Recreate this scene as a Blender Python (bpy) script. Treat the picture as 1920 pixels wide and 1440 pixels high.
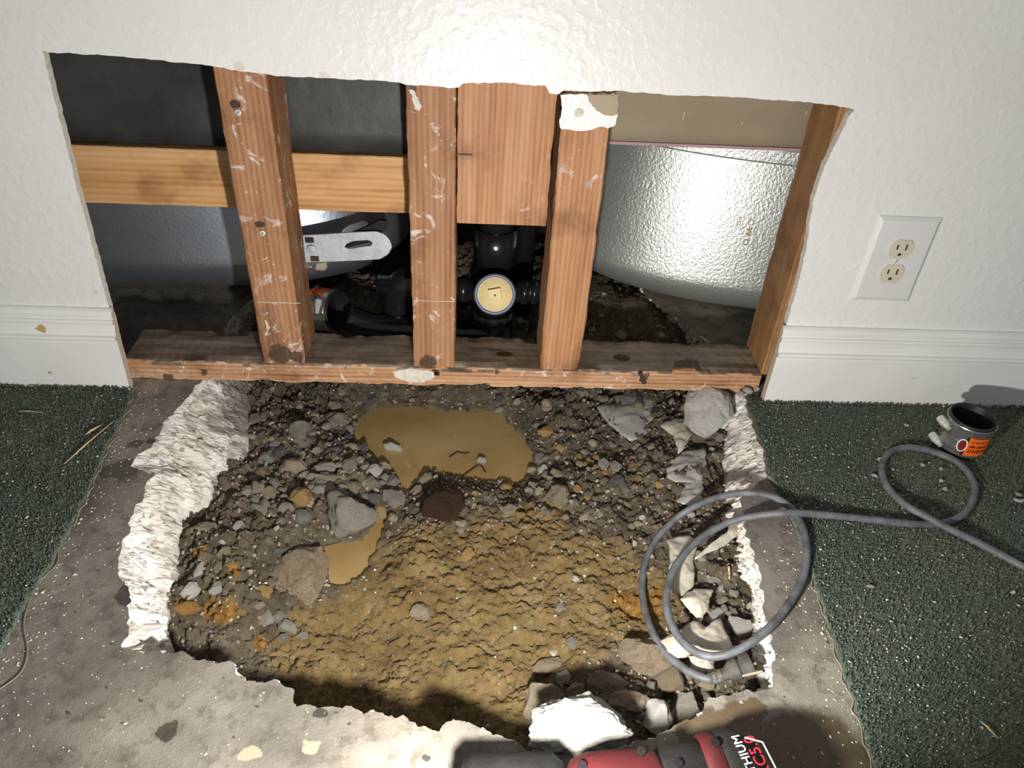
import bpy, bmesh, math, random
import numpy as np
from mathutils import Vector, Matrix, Euler, noise as mnoise
from mathutils.geometry import tessellate_polygon

for o in list(bpy.data.objects): bpy.data.objects.remove(o)
SC = bpy.context.scene
COL = SC.collection
rng = random.Random(7)
nrg = np.random.default_rng(11)

# ------------------------------------------------------------------ camera
F_PX = 1460.18
CAM = Vector((0.01813, -0.98283, 0.75779))
YAW, PITCH, ROLL = 0.06588, 0.64452, 0.0617
_cy, _sy, _cp, _sp = math.cos(YAW), math.sin(YAW), math.cos(PITCH), math.sin(PITCH)
FWD = Vector((_sy*_cp, _cy*_cp, -_sp))
_r0 = Vector((_cy, -_sy, 0)); _u0 = _r0.cross(FWD)
RIGHT = _r0*math.cos(ROLL) + _u0*math.sin(ROLL)
UP = -_r0*math.sin(ROLL) + _u0*math.cos(ROLL)
cam = bpy.data.cameras.new('camera'); camo = bpy.data.objects.new('camera', cam); COL.objects.link(camo)
cam.sensor_fit = 'HORIZONTAL'; cam.sensor_width = 36.0; cam.lens = F_PX/1920*36.0
cam.clip_start = 0.01; cam.clip_end = 50
M = Matrix.Identity(4)
for i in range(3):
    M[i][0], M[i][1], M[i][2], M[i][3] = RIGHT[i], UP[i], -FWD[i], CAM[i]
camo.matrix_world = M
SC.camera = camo

# ------------------------------------------------------------------ world, work light, exposure
w = bpy.data.worlds.new('world'); SC.world = w; w.use_nodes = True
w.node_tree.nodes['Background'].inputs[0].default_value = (0.95, 0.97, 1.0, 1)
w.node_tree.nodes['Background'].inputs[1].default_value = 0.21
LPOS = Vector((0.05, -0.75, 0.232))
ld = bpy.data.lights.new('work_light', 'SPOT'); lo = bpy.data.objects.new('work_light', ld); COL.objects.link(lo)
ld.energy = 19.5; ld.color = (1.0, 0.97, 0.92); ld.shadow_soft_size = 0.012
ld.spot_size = math.radians(160); ld.spot_blend = 0.4
lo.location = LPOS
lo.rotation_euler = (Vector((0.0, 0.0, 0.16)) - LPOS).to_track_quat('-Z', 'Y').to_euler()
SC.view_settings.view_transform = 'Standard'; SC.view_settings.look = 'None'
SC.view_settings.exposure = 0.42; SC.view_settings.gamma = 1.0; SC.view_settings.use_curve_mapping = False

# ------------------------------------------------------------------ pixel -> place helpers
def ray(u, v):
    return RIGHT*((u-960)/F_PX) - UP*((v-720)/F_PX) + FWD
def at_z(u, v, z):
    d = ray(u, v); return CAM + d*((z-CAM.z)/d.z)
def at_y(u, v, y):
    d = ray(u, v); return CAM + d*((y-CAM.y)/d.y)
def depth_of(p): return (Vector(p)-CAM).dot(FWD)
def m_per_px(p): return depth_of(p)/F_PX

# ------------------------------------------------------------------ numpy noise
def _hash(ix, iy, iz, s):
    h = (ix*374761393 + iy*668265263 + iz*2147483647 + s*1274126177) & 0xFFFFFFFF
    h = ((h ^ (h >> 13))*1274126177) & 0xFFFFFFFF
    return ((h ^ (h >> 16)) & 0xFFFF)/65535.0
def vnoise(x, y, z=0.0, s=0):
    x = np.asarray(x, float); y = np.asarray(y, float); z = np.zeros_like(x)+z
    xi, yi, zi = np.floor(x).astype(np.int64), np.floor(y).astype(np.int64), np.floor(z).astype(np.int64)
    fx, fy, fz = x-xi, y-yi, z-zi
    fx, fy, fz = [t*t*t*(t*(t*6-15)+10) for t in (fx, fy, fz)]
    r = 0
    for dx in (0, 1):
        for dy in (0, 1):
            for dz in (0, 1):
                wgt = (fx if dx else 1-fx)*(fy if dy else 1-fy)*(fz if dz else 1-fz)
                r = r + wgt*_hash(xi+dx, yi+dy, zi+dz, s)
    return r*2-1
def fbm(x, y, z=0.0, s=0, oc=4, gain=.5):
    a, r = 1.0, 0
    for i in range(oc):
        r = r + a*vnoise(np.asarray(x)*2**i, np.asarray(y)*2**i, np.asarray(z)*2**i, s+i*17); a *= gain
    return r
def worley(x, y, s=0):
    xi, yi = np.floor(x).astype(np.int64), np.floor(y).astype(np.int64)
    d1 = np.full(x.shape, 9.0); d2 = np.full(x.shape, 9.0); idv = np.zeros(x.shape)
    for dx in (-1, 0, 1):
        for dy in (-1, 0, 1):
            cx, cy = xi+dx, yi+dy
            px = cx+.15+.7*_hash(cx, cy, cx*0, s); py = cy+.15+.7*_hash(cx, cy, cx*0, s+5)
            d = np.hypot(x-px, y-py); h = _hash(cx, cy, cx*0, s+9)
            near = d < d1
            d2 = np.where(near, d1, np.minimum(d2, d)); idv = np.where(near, h, idv); d1 = np.where(near, d, d1)
    return d1, d2, idv
def inside(px, py, poly):
    px = np.asarray(px); py = np.asarray(py); r = np.zeros(px.shape, bool); n = len(poly)
    for i in range(n):
        x0, y0 = poly[i]; x1, y1 = poly[(i+1) % n]
        if y0 == y1: continue
        c = ((y0 > py) != (y1 > py)) & (px < (x1-x0)*(py-y0)/(y1-y0)+x0)
        r ^= c
    return r
def seg_dist(px, py, poly, closed=True):
    d = np.full(np.shape(px), 9.0); n = len(poly)
    for i in range(n if closed else n-1):
        ax, ay = poly[i]; bx, by = poly[(i+1) % n]
        vx, vy = bx-ax, by-ay; L = vx*vx+vy*vy+1e-12
        t = np.clip(((px-ax)*vx+(py-ay)*vy)/L, 0, 1)
        d = np.minimum(d, np.hypot(px-ax-t*vx, py-ay-t*vy))
    return d
def resample(pts, n, closed=False):
    P = np.array(pts, float)
    if closed: P = np.vstack([P, P[:1]])
    s = np.r_[0, np.cumsum(np.linalg.norm(np.diff(P, axis=0), axis=1))]
    t = np.linspace(0, s[-1], n, endpoint=not closed)
    return np.stack([np.interp(t, s, P[:, k]) for k in range(P.shape[1])], 1)

# ------------------------------------------------------------------ node helpers
def new_mat(name, rough=.6, metal=0.0, spec=.5, color=(.5, .5, .5)):
    m = bpy.data.materials.new(name); m.use_nodes = True; nt = m.node_tree
    b = nt.nodes['Principled BSDF']
    b.inputs['Roughness'].default_value = rough; b.inputs['Metallic'].default_value = metal
    b.inputs['Specular IOR Level'].default_value = spec
    b.inputs['Base Color'].default_value = (*color, 1)
    return m, nt, b
def nd(nt, kind, **kw):
    n = nt.nodes.new('ShaderNode'+kind)
    for k, v in kw.items():
        if k.startswith('i_'):
            key = k[2:]; key = int(key) if key.isdigit() else key.replace('_', ' ')
            s = n.inputs[key]
            if hasattr(v, 'is_output') or isinstance(v, bpy.types.NodeSocket): nt.links.new(v, s)
            else: s.default_value = v
        else: setattr(n, k, v)
    return n
def link(nt, a, b): nt.links.new(a, b)
def coord(nt, which='Object', scale=(1, 1, 1), rand=False):
    tc = nd(nt, 'TexCoord').outputs[which]
    if rand:
        oi = nd(nt, 'ObjectInfo')
        mu = nd(nt, 'Math', operation='MULTIPLY', i_0=oi.outputs['Random'], i_1=37.0)
        va = nd(nt, 'VectorMath', operation='ADD', i_0=tc); link(nt, mu.outputs[0], va.inputs[1]); tc = va.outputs[0]
    mp = nd(nt, 'Mapping', i_Vector=tc, i_Scale=scale)
    return mp.outputs[0]
def noi(nt, vec, scale, detail=4, rough=.55, dist=0.0):
    return nd(nt, 'TexNoise', i_Vector=vec, i_Scale=scale, i_Detail=detail, i_Roughness=rough, i_Distortion=dist).outputs['Fac']
def ramp(nt, fac, stops, interp='LINEAR'):
    r = nd(nt, 'ValToRGB', i_Fac=fac); cr = r.color_ramp; cr.interpolation = interp
    while len(cr.elements) < len(stops): cr.elements.new(.5)
    for e, (p, c) in zip(cr.elements, stops):
        e.position = p; e.color = (*c, 1) if len(c) == 3 else c
    return r.outputs[0]
def mixc(nt, fac, a, b, mode='MIX'):
    n = nd(nt, 'Mix', data_type='RGBA', blend_type=mode)
    for s, v in ((n.inputs[0], fac), (n.inputs[6], a), (n.inputs[7], b)):
        if isinstance(v, bpy.types.NodeSocket): nt.links.new(v, s)
        elif isinstance(v, (int, float)): s.default_value = v
        else: s.default_value = (*v, 1)
    return n.outputs[2]
def math_(nt, op, a, b=0.0):
    n = nd(nt, 'Math', operation=op)
    for s, v in ((n.inputs[0], a), (n.inputs[1], b)):
        if isinstance(v, bpy.types.NodeSocket): nt.links.new(v, s)
        else: s.default_value = v
    return n.outputs[0]
def smooth(nt, v, lo, hi):
    n = nd(nt, 'MapRange', interpolation_type='SMOOTHSTEP', i_0=v, i_1=lo, i_2=hi, i_3=0.0, i_4=1.0)
    return n.outputs[0]
def bump(nt, b, h, dist=.002, strength=1.0, prev=None):
    n = nd(nt, 'Bump', i_Height=h, i_Distance=dist, i_Strength=strength)
    if prev is not None: link(nt, prev, n.inputs['Normal'])
    link(nt, n.outputs[0], b.inputs['Normal']); return n.outputs[0]
def blobs(nt, vec, spots, wob=.012, wscale=40):
    """mask of stains: max over circles with noisy outline (flat stains on a floor or board)"""
    nz = nd(nt, 'TexNoise', i_Vector=vec, i_Scale=wscale, i_Detail=3.0).outputs['Color']
    sub = nd(nt, 'VectorMath', operation='SUBTRACT', i_0=nz, i_1=(.5, .5, .5)).outputs[0]
    sc = nd(nt, 'VectorMath', operation='SCALE', i_0=sub); sc.inputs['Scale'].default_value = wob*2
    p = nd(nt, 'VectorMath', operation='ADD', i_0=vec, i_1=sc.outputs[0]).outputs[0]
    out = None
    for (x, y, z, r) in spots:
        d = nd(nt, 'VectorMath', operation='DISTANCE', i_0=p, i_1=(x, y, z)).outputs['Value']
        k = nd(nt, 'MapRange', i_0=d, i_1=r*1.08, i_2=r*.9, i_3=0.0, i_4=1.0).outputs[0]
        out = k if out is None else math_(nt, 'MAXIMUM', out, k)
    return out

# ------------------------------------------------------------------ materials
def stone_mat(name, a, b, c, rough=.75, bstr=.0016, scale=60, speck=(.6, .58, .52), wet=False):
    m, nt, bs = new_mat(name, rough, spec=.5)
    v = coord(nt, 'Object', rand=True)
    n1 = noi(nt, v, scale*.45, 5, .6); col = ramp(nt, n1, [(.3, a), (.52, b), (.7, c)])
    sp = noi(nt, v, scale*5, 2, .5); col = mixc(nt, smooth(nt, sp, .62, .70), col, speck)
    oi = nd(nt, 'ObjectInfo').outputs['Random']
    hv = nd(nt, 'HueSaturation', i_Color=col); hv.inputs['Saturation'].default_value = 1.0
    link(nt, math_(nt, 'ADD', math_(nt, 'MULTIPLY', oi, .5), .75), hv.inputs['Value'])
    link(nt, hv.outputs[0], bs.inputs['Base Color'])
    n2 = noi(nt, v, scale*3.2, 6, .7); bump(nt, bs, n2, bstr)
    if wet: link(nt, ramp(nt, n1, [(.35, (.22,)*3), (.65, (.6,)*3)]), bs.inputs['Roughness'])
    return m
MAT = {}
MAT['grey'] = stone_mat('grey_rubble', (.19, .175, .14), (.34, .315, .26), (.48, .45, .38), .6, wet=True)
MAT['tan'] = stone_mat('tan_rubble', (.22, .17, .10), (.40, .33, .22), (.56, .48, .35), .6)
MAT['white'] = stone_mat('white_rubble', (.46, .44, .39), (.66, .64, .58), (.80, .78, .72), .75, bstr=.0022, speck=(.42, .38, .30))
MAT['ochre'] = stone_mat('ochre_clod', (.28, .15, .04), (.43, .26, .08), (.58, .40, .17), .65)
MAT['orange'] = stone_mat('orange_clod', (.24, .11, .025), (.38, .19, .045), (.46, .27, .10), .7, speck=(.45, .2, .03))
MAT['brown'] = stone_mat('brown_rubble', (.16, .11, .06), (.29, .22, .14), (.45, .37, .26), .6)
MAT['dark'] = stone_mat('dark_stone', (.06, .06, .055), (.13, .13, .12), (.22, .22, .21), .4, wet=True)
MAT['rust'] = stone_mat('wet_brown_clod', (.022, .010, .004), (.046, .021, .008), (.085, .043, .018), .35, speck=(.12, .06, .025))

def wood_mat(name, dark, mid, light, axis='z', scale=1.0, residue=0.0, rough=.65, rescol=(.72, .68, .62), stains=None, staincol=(.05, .03, .02), foot=None):
    m, nt, bs = new_mat(name, rough, spec=.35)
    st = {'z': (1, 1, .06), 'x': (.06, 1, 1)}[axis]
    v = coord(nt, 'Object', st)
    vo = coord(nt, 'Object')
    n1 = noi(nt, v, 55*scale, 3, .5, .6); n2 = noi(nt, v, 260*scale, 3, .6, .2)
    wv = nd(nt, 'TexWave', wave_type='BANDS', bands_direction='X' if axis == 'z' else 'Z', i_Vector=v, i_Scale=42*scale, i_Distortion=1.6, i_Detail=2.0, i_Detail_Scale=.5)
    g = math_(nt, 'ADD', math_(nt, 'MULTIPLY', n1, .70), math_(nt, 'MULTIPLY', wv.outputs['Fac'], .14))
    g = math_(nt, 'ADD', g, math_(nt, 'MULTIPLY', n2, .25))
    col = ramp(nt, g, [(.32, dark), (.5, mid), (.72, light)])
    n3 = noi(nt, vo, 9, 4, .6); col = mixc(nt, smooth(nt, n3, .5, .72), col, mixc(nt, 1.0, col, (.60, .53, .47), 'MULTIPLY'))
    if residue > 0:
        n4 = noi(nt, vo, 34, 8, .68, 1.2); n5 = noi(nt, vo, 7, 2, .5)
        msk = math_(nt, 'MULTIPLY', smooth(nt, n4, .56, .66), smooth(nt, n5, .62-residue*.3, .78-residue*.3))
        col = mixc(nt, math_(nt, 'MULTIPLY', msk, .8), col, rescol)
    if stains:
        col = mixc(nt, math_(nt, 'MULTIPLY', blobs(nt, vo, stains, .012, 60), .85), col, staincol)
    link(nt, col, bs.inputs['Base Color'])
    bump(nt, bs, g, .0005)
    return m
MAT['stud'] = wood_mat('old_fir_stud', (.19, .082, .036), (.31, .145, .066), (.42, .225, .12), 'z', residue=.95, stains=[(-.275, .012, .055, .018), (-.25, .012, .05, .012), (-.05, .012, .047, .012)])
MAT['stud_plain'] = wood_mat('old_fir_board', (.27, .115, .05), (.40, .19, .085), (.50, .275, .145), 'z', scale=1.1, residue=.3)
MAT['stud_side'] = wood_mat('right_stud_wood', (.14, .06, .02), (.27, .13, .05), (.36, .2, .09), 'z')
MAT['new_wood'] = wood_mat('pale_blocking', (.46, .22, .08), (.62, .34, .14), (.72, .44, .21), 'x', scale=.8)
MAT['plate_front'] = wood_mat('plate_front_wood', (.24, .10, .045), (.42, .22, .11), (.58, .37, .22), 'x', residue=.8, rescol=(.75, .70, .64), stains=[(-.455, .012, .006, .008), (-.40, .012, .018, .005), (.30, .012, .028, .007), (.06, .012, .03, .004)])
MAT['plate_top'] = wood_mat('plate_top_dirty_wood', (.085, .062, .042), (.20, .152, .108), (.34, .27, .2), 'x', residue=.45, rough=.5, rescol=(.30, .25, .19))

def paint_mat():
    m, nt, bs = new_mat('white_wall_paint', .34, spec=.45)
    v = coord(nt, 'Object')
    n = noi(nt, v, 3, 3); col = ramp(nt, n, [(.35, (.74, .725, .70)), (.65, (.79, .78, .755))])
    bl = blobs(nt, v, [(-.268, 0, .485, .006), (-.168, 0, .478, .006), (-.52, 0, .165, .004), (-.33, 0, .478, .004)], .004, 90)
    col = mixc(nt, math_(nt, 'MULTIPLY', bl, .35), col, (.55, .42, .24))
    sc = noi(nt, v, 260, 1, .5); col = mixc(nt, math_(nt, 'MULTIPLY', smooth(nt, sc, .80, .83), .6), col, (.35, .33, .3))
    link(nt, col, bs.inputs['Base Color'])
    h = smooth(nt, noi(nt, v, 75, 3, .5, .3), .40, .70); n2 = noi(nt, v, 190, 2, .5)
    h = math_(nt, 'ADD', h, math_(nt, 'MULTIPLY', n2, .35)); bump(nt, bs, h, .00035)
    return m
MAT['paint'] = paint_mat()
def simple(name, col, rough=.5, metal=0.0, spec=.5, var=.12, nscale=30, bumpd=0.0, bscale=200):
    m, nt, bs = new_mat(name, rough, metal, spec)
    v = coord(nt, 'Object'); n = noi(nt, v, nscale, 4)
    a = tuple(max(0, c*(1-var)) for c in col); b = tuple(min(1, c*(1+var)) for c in col)
    link(nt, ramp(nt, n, [(.3, a), (.7, b)]), bs.inputs['Base Color'])
    if bumpd > 0: bump(nt, bs, noi(nt, v, bscale, 4), bumpd)
    return m
MAT['gypsum'] = simple('gypsum_core', (.66, .62, .55), .9, var=.12, nscale=120, bumpd=.001)
def trim_mat():
    m, nt, bs = new_mat('white_trim_paint', .32, spec=.45)
    v = coord(nt, 'Object'); n = noi(nt, v, 9, 4)
    col = ramp(nt, n, [(.35, (.76, .745, .72)), (.65, (.81, .80, .775))])
    col = mixc(nt, blobs(nt, v, [(-.608, -.014, .108, .007), (-.615, -.014, .108, .0035), (-.618, -.014, .03, .003)], .004, 120), col, (.52, .34, .13))
    n2 = noi(nt, coord(nt, 'Object', (.25, 1, 1)), 120, 2); col = mixc(nt, math_(nt, 'MULTIPLY', smooth(nt, n2, .72, .78), .35), col, (.4, .38, .35))
    link(nt, col, bs.inputs['Base Color']); bump(nt, bs, noi(nt, v, 60, 3), .0004)
    return m
MAT['trim'] = trim_mat()
MAT['mdf'] = simple('raw_board_end', (.52, .43, .33), .9, nscale=200)

def concrete_mat():
    m, nt, bs = new_mat('grey_concrete', .72, spec=.4)
    v = coord(nt, 'Object')
    n1 = noi(nt, v, 5, 6, .62); col = ramp(nt, n1, [(.32, (.09, .08, .064)), (.5, (.195, .175, .144)), (.68, (.31, .28, .23))])
    n2 = noi(nt, v, 45, 5, .65); col = mixc(nt, math_(nt, 'MULTIPLY', smooth(nt, n2, .48, .66), .6), col, (.075, .064, .048))
    n3 = noi(nt, v, 190, 2, .5); col = mixc(nt, smooth(nt, n3, .70, .74), col, (.62, .58, .50))
    n4 = noi(nt, v, 75, 2, .5); col = mixc(nt, math_(nt, 'MULTIPLY', smooth(nt, n4, .70, .73), .8), col, (.04, .037, .03))
    tan = [at_z(585, 1395, 0), at_z(470, 1410, 0)]
    col = mixc(nt, math_(nt, 'MULTIPLY', blobs(nt, v, [(p.x, p.y, 0, r) for p, r in zip(tan, (.008, .010))], .012, 60), .6), col, (.46, .36, .24))
    dk = [(255, 832, .010), (283, 828, .006), (245, 1113, .017), (315, 1370, .010), (235, 880, .02), (205, 885, .014), (600, 1340, .006), (800, 1420, .004)]
    dsp = [(*at_z(u, v_, 0)[:2], 0, r) for u, v_, r in dk]
    m1 = blobs(nt, v, dsp, .008, 70)
    col = mixc(nt, math_(nt, 'MULTIPLY', m1, .8), col, (.03, .026, .02))
    wp = [(1320, 1372, .03), (1365, 1365, .022), (1395, 1345, .02), (1420, 1325, .010), (1500, 1405, .04), (1540, 1420, .05), (1590, 1440, .035), (1500, 1460, .06), (1470, 1400, .02)]
    m2 = blobs(nt, v, [(*at_z(u, v_, 0)[:2], 0, r) for u, v_, r in wp], .014, 45)
    col = mixc(nt, math_(nt, 'MULTIPLY', m2, .85), col, (.085, .058, .025))
    link(nt, col, bs.inputs['Base Color'])
    link(nt, math_(nt, 'SUBTRACT', .72, math_(nt, 'MULTIPLY', math_(nt, 'MAXIMUM', m1, m2), .42)), bs.inputs['Roughness'])
    h = math_(nt, 'ADD', n2, math_(nt, 'MULTIPLY', noi(nt, v, 400, 3), .4)); bump(nt, bs, h, .0013)
    return m
MAT['concrete'] = concrete_mat()
def fracture_mat():
    m, nt, bs = new_mat('broken_white_concrete', .85, spec=.3)
    v = coord(nt, 'Object')
    n1 = noi(nt, v, 16, 6, .65); col = ramp(nt, n1, [(.28, (.52, .45, .37)), (.44, (.72, .68, .61)), (.62, (.86, .84, .79))])
    vo = nd(nt, 'TexVoronoi', i_Vector=v, i_Scale=75.0); agg = smooth(nt, vo.outputs['Distance'], .36, .28)
    pick = nd(nt, 'SeparateColor', i_Color=vo.outputs['Color']).outputs[0]
    agg = math_(nt, 'MULTIPLY', agg, smooth(nt, pick, .66, .7))
    ac = ramp(nt, nd(nt, 'SeparateColor', i_Color=vo.outputs['Color']).outputs[1], [(.2, (.27, .25, .22)), (.5, (.5, .40, .27)), (.8, (.36, .35, .34))])
    col = mixc(nt, math_(nt, 'MULTIPLY', agg, .75), col, ac)
    at = nd(nt, 'Attribute', attribute_name='mud').outputs['Fac']
    nm = noi(nt, v, 30, 5, .6)
    mk = smooth(nt, math_(nt, 'ADD', at, math_(nt, 'MULTIPLY', math_(nt, 'SUBTRACT', nm, .5), .9)), .35, .65)
    col = mixc(nt, math_(nt, 'MULTIPLY', mk, .9), col, ramp(nt, nm, [(.3, (.20, .175, .13)), (.7, (.36, .33, .27))]))
    link(nt, col, bs.inputs['Base Color'])
    bump(nt, bs, math_(nt, 'ADD', noi(nt, v, 130, 6, .7), math_(nt, 'MULTIPLY', agg, .3)), .0032)
    return m
MAT['fracture'] = fracture_mat()
def soil_mat():
    m, nt, bs = new_mat('wet_soil', .55, spec=.5)
    v = coord(nt, 'Object')
    z = nd(nt, 'Attribute', attribute_name='clay').outputs['Fac']; og = nd(nt, 'Attribute', attribute_name='orange').outputs['Fac']
    n1 = noi(nt, v, 22, 6, .65); n2 = noi(nt, v, 120, 4, .6)
    g = ramp(nt, n1, [(.3, (.075, .058, .034)), (.5, (.165, .133, .086)), (.7, (.28, .235, .165))])
    c = ramp(nt, n1, [(.28, (.145, .093, .033)), (.5, (.275, .188, .072)), (.72, (.385, .28, .13))])
    o = ramp(nt, n2, [(.35, (.22, .11, .025)), (.6, (.40, .21, .045))])
    zz = smooth(nt, math_(nt, 'ADD', z, math_(nt, 'MULTIPLY', math_(nt, 'SUBTRACT', n1, .5), .7)), .3, .7)
    col = mixc(nt, zz, g, c)
    oo = smooth(nt, math_(nt, 'ADD', og, math_(nt, 'MULTIPLY', math_(nt, 'SUBTRACT', n1, .5), 1.0)), .4, .6); col = mixc(nt, oo, col, o)
    col = mixc(nt, math_(nt, 'MULTIPLY', smooth(nt, n2, .55, .72), .5), col, mixc(nt, 1.0, col, (1.5, 1.45, 1.35), 'MULTIPLY'))
    vo = nd(nt, 'TexVoronoi', i_Vector=v, i_Scale=130.0)
    pk = nd(nt, 'SeparateColor', i_Color=vo.outputs['Color']).outputs[0]
    peb = math_(nt, 'MULTIPLY', smooth(nt, vo.outputs['Distance'], .34, .26), smooth(nt, pk, .80, .84))
    col = mixc(nt, math_(nt, 'MULTIPLY', peb, .6), col, (.42, .38, .30))
    link(nt, col, bs.inputs['Base Color'])
    link(nt, ramp(nt, n2, [(.35, (.2,)*3), (.65, (.6,)*3)]), bs.inputs['Roughness'])
    h = math_(nt, 'ADD', noi(nt, v, 210, 6, .75), math_(nt, 'MULTIPLY', peb, .4)); bump(nt, bs, h, .0055)
    return m
MAT['soil'] = soil_mat()
def water_mat():
    m, nt, bs = new_mat('muddy_water', .06, spec=.5)
    v = coord(nt, 'Object'); n = noi(nt, v, 8, 4); col = ramp(nt, n, [(.35, (.30, .20, .075)), (.65, (.40, .285, .125))])
    s = noi(nt, v, 170, 2); col = mixc(nt, smooth(nt, s, .74, .77), col, (.05, .03, .012))
    link(nt, col, bs.inputs['Base Color']); bump(nt, bs, noi(nt, v, 14, 2), .0006)
    return m
MAT['water'] = water_mat()
def carpet_mat():
    m, nt, bs = new_mat('green_carpet_pile', .95, spec=.1)
    v = coord(nt, 'Object')
    n1 = noi(nt, v, 330, 3, .6); n0 = noi(nt, v, 4, 4, .6)
    col = ramp(nt, n1, [(.30, (.020, .031, .021)), (.5, (.062, .092, .064)), (.68, (.13, .16, .11))])
    col = mixc(nt, math_(nt, 'MULTIPLY', smooth(nt, n0, .45, .65), .6), col, mixc(nt, 1.0, col, (1.5, 1.25, .75), 'MULTIPLY'))
    n2 = noi(nt, v, 240, 2, .5); col = mixc(nt, smooth(nt, n2, .67, .72), col, (.28, .26, .15))
    link(nt, col, bs.inputs['Base Color'])
    bs.inputs['Sheen Weight'].default_value = .25
    bump(nt, bs, n1, .004)
    return m
MAT['carpet'] = carpet_mat()
def tub_mat(name, a, b, rough, metal, bs_, bd, foam=False):
    m, nt, p = new_mat(name, rough, metal, .5)
    v = coord(nt, 'Object'); n = noi(nt, v, 5, 4); col = ramp(nt, n, [(.3, a), (.7, b)])
    if foam:
        f = blobs(nt, v, [(*at_y(630, 498, .21), .02), (*at_y(660, 492, .21), .013), (*at_y(600, 512, .21), .022), (*at_y(690, 485, .22), .01)], .025, 40)
        col = mixc(nt, math_(nt, 'MULTIPLY', f, .9), col, (.55, .47, .33))
        link(nt, math_(nt, 'MULTIPLY', math_(nt, 'SUBTRACT', 1.0, f), metal), p.inputs['Metallic'])
    link(nt, col, p.inputs['Base Color'])
    bump(nt, p, noi(nt, v, bs_, 3, .6), bd)
    return m
MAT['tub_pale'] = tub_mat('galvanised_pale_tub', (.58, .61, .59), (.68, .70, .68), .37, .72, 210, .0011)
MAT['tub_dark'] = tub_mat('dark_steel_tub', (.36, .40, .46), (.48, .52, .58), .36, .88, 160, .0004, True)
MAT['strap'] = simple('galvanised_strap', (.70, .73, .78), .42, .35, var=.15, nscale=40, bumpd=.0006, bscale=150)
MAT['abs'] = simple('black_abs', (.012, .012, .013), .22, 0, .5, nscale=20, bumpd=.0003)
MAT['rubber'] = simple('black_rubber', (.012, .012, .012), .5, nscale=40)
MAT['brass'] = simple('brass_plug', (.78, .62, .30), .55, .0, var=.1, nscale=60, bumpd=.0004)
MAT['grey_pvc'] = simple('grey_hub_rim', (.10, .11, .14), .35)
MAT['steel'] = simple('stainless_band', (.50, .50, .48), .28, .9, var=.06)
MAT['steel_light'] = simple('bright_clamp_screw', (.66, .64, .58), .4, .4, var=.06)
MAT['label'] = simple('orange_label', (.85, .13, .01), .45, var=.04)
MAT['label_red'] = simple('dark_red_emblem', (.16, .012, .01), .45)
MAT['label_black'] = simple('label_black_ink', (.006, .004, .004), .5)
MAT['white_ink'] = simple('white_ink', (.8, .8, .8), .5, var=.02)
MAT['red_ink'] = simple('red_ink', (.5, .02, .03), .5, var=.02)
MAT['tar'] = simple('black_felt_paper', (.040, .039, .038), .5, var=.5, nscale=9, bumpd=.0015, bscale=25)
MAT['tanboard'] = simple('tan_wallboard', (.36, .295, .20), .75, var=.12, nscale=8, bumpd=.0005)
MAT['pink'] = simple('pink_board_edge', (.50, .33, .36), .7, var=.1)
MAT['dark_void'] = simple('shaded_cavity_black', (.02, .018, .016), .9)  # near-black colour stands in for the shade of the cavity
MAT['plate_plastic'] = simple('white_plate_plastic', (.70, .69, .68), .28, var=.02)
MAT['ivory'] = simple('ivory_plastic', (.62, .57, .44), .35, var=.06)
MAT['slot'] = simple('slot_dark', (.05, .025, .015), .6)
MAT['cord'] = simple('grey_cord_rubber', (.115, .12, .13), .55, var=.45, nscale=50, bumpd=.0006, bscale=120)
MAT['plug'] = simple('dusty_black_plug', (.07, .066, .055), .65, var=.5, nscale=90, bumpd=.0006)
MAT['prong'] = simple('plug_prong_metal', (.78, .70, .55), .3, .6)
MAT['tool_red'] = simple('red_tool_housing', (.052, .006, .007), .5, var=.25, nscale=30, bumpd=.0003)
MAT['tool_black'] = simple('black_tool_rubber', (.006, .0056, .0054), .6, var=.5, nscale=60, bumpd=.0005)
MAT['tool_grey'] = simple('dusty_tool_shell', (.085, .078, .068), .6, var=.35, nscale=40)
MAT['chip'] = simple('pale_crumb', (.62, .57, .48), .85, var=.2, nscale=100)
MAT['splinter'] = simple('wood_splinter', (.58, .45, .26), .8, var=.2, nscale=60)
MAT['thread'] = simple('tan_thread', (.26, .22, .16), .9, var=.2, nscale=60)
MAT['ink_brown'] = simple('brown_stamp_ink', (.52, .40, .22), .6)
def sheet_mat(name, a, b, transl=.25, rough=.45):
    m, nt, bs = new_mat(name, rough, spec=.5)
    v = coord(nt, 'Object'); n = noi(nt, v, 22, 5, .6); col = ramp(nt, n, [(.3, a), (.6, b)])
    d = noi(nt, v, 60, 5, .65); col = mixc(nt, math_(nt, 'MULTIPLY', smooth(nt, d, .58, .68), .6), col, (.22, .15, .07))
    link(nt, col, bs.inputs['Base Color']); bump(nt, bs, noi(nt, v, 55, 4), .002)
    return m
MAT['sheet_grey'] = sheet_mat('grey_plastic_film', (.26, .25, .23), (.42, .41, .39), rough=.3)
MAT['sheet_pale'] = sheet_mat('pale_torn_paper', (.38, .34, .27), (.56, .52, .43), rough=.5)

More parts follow.
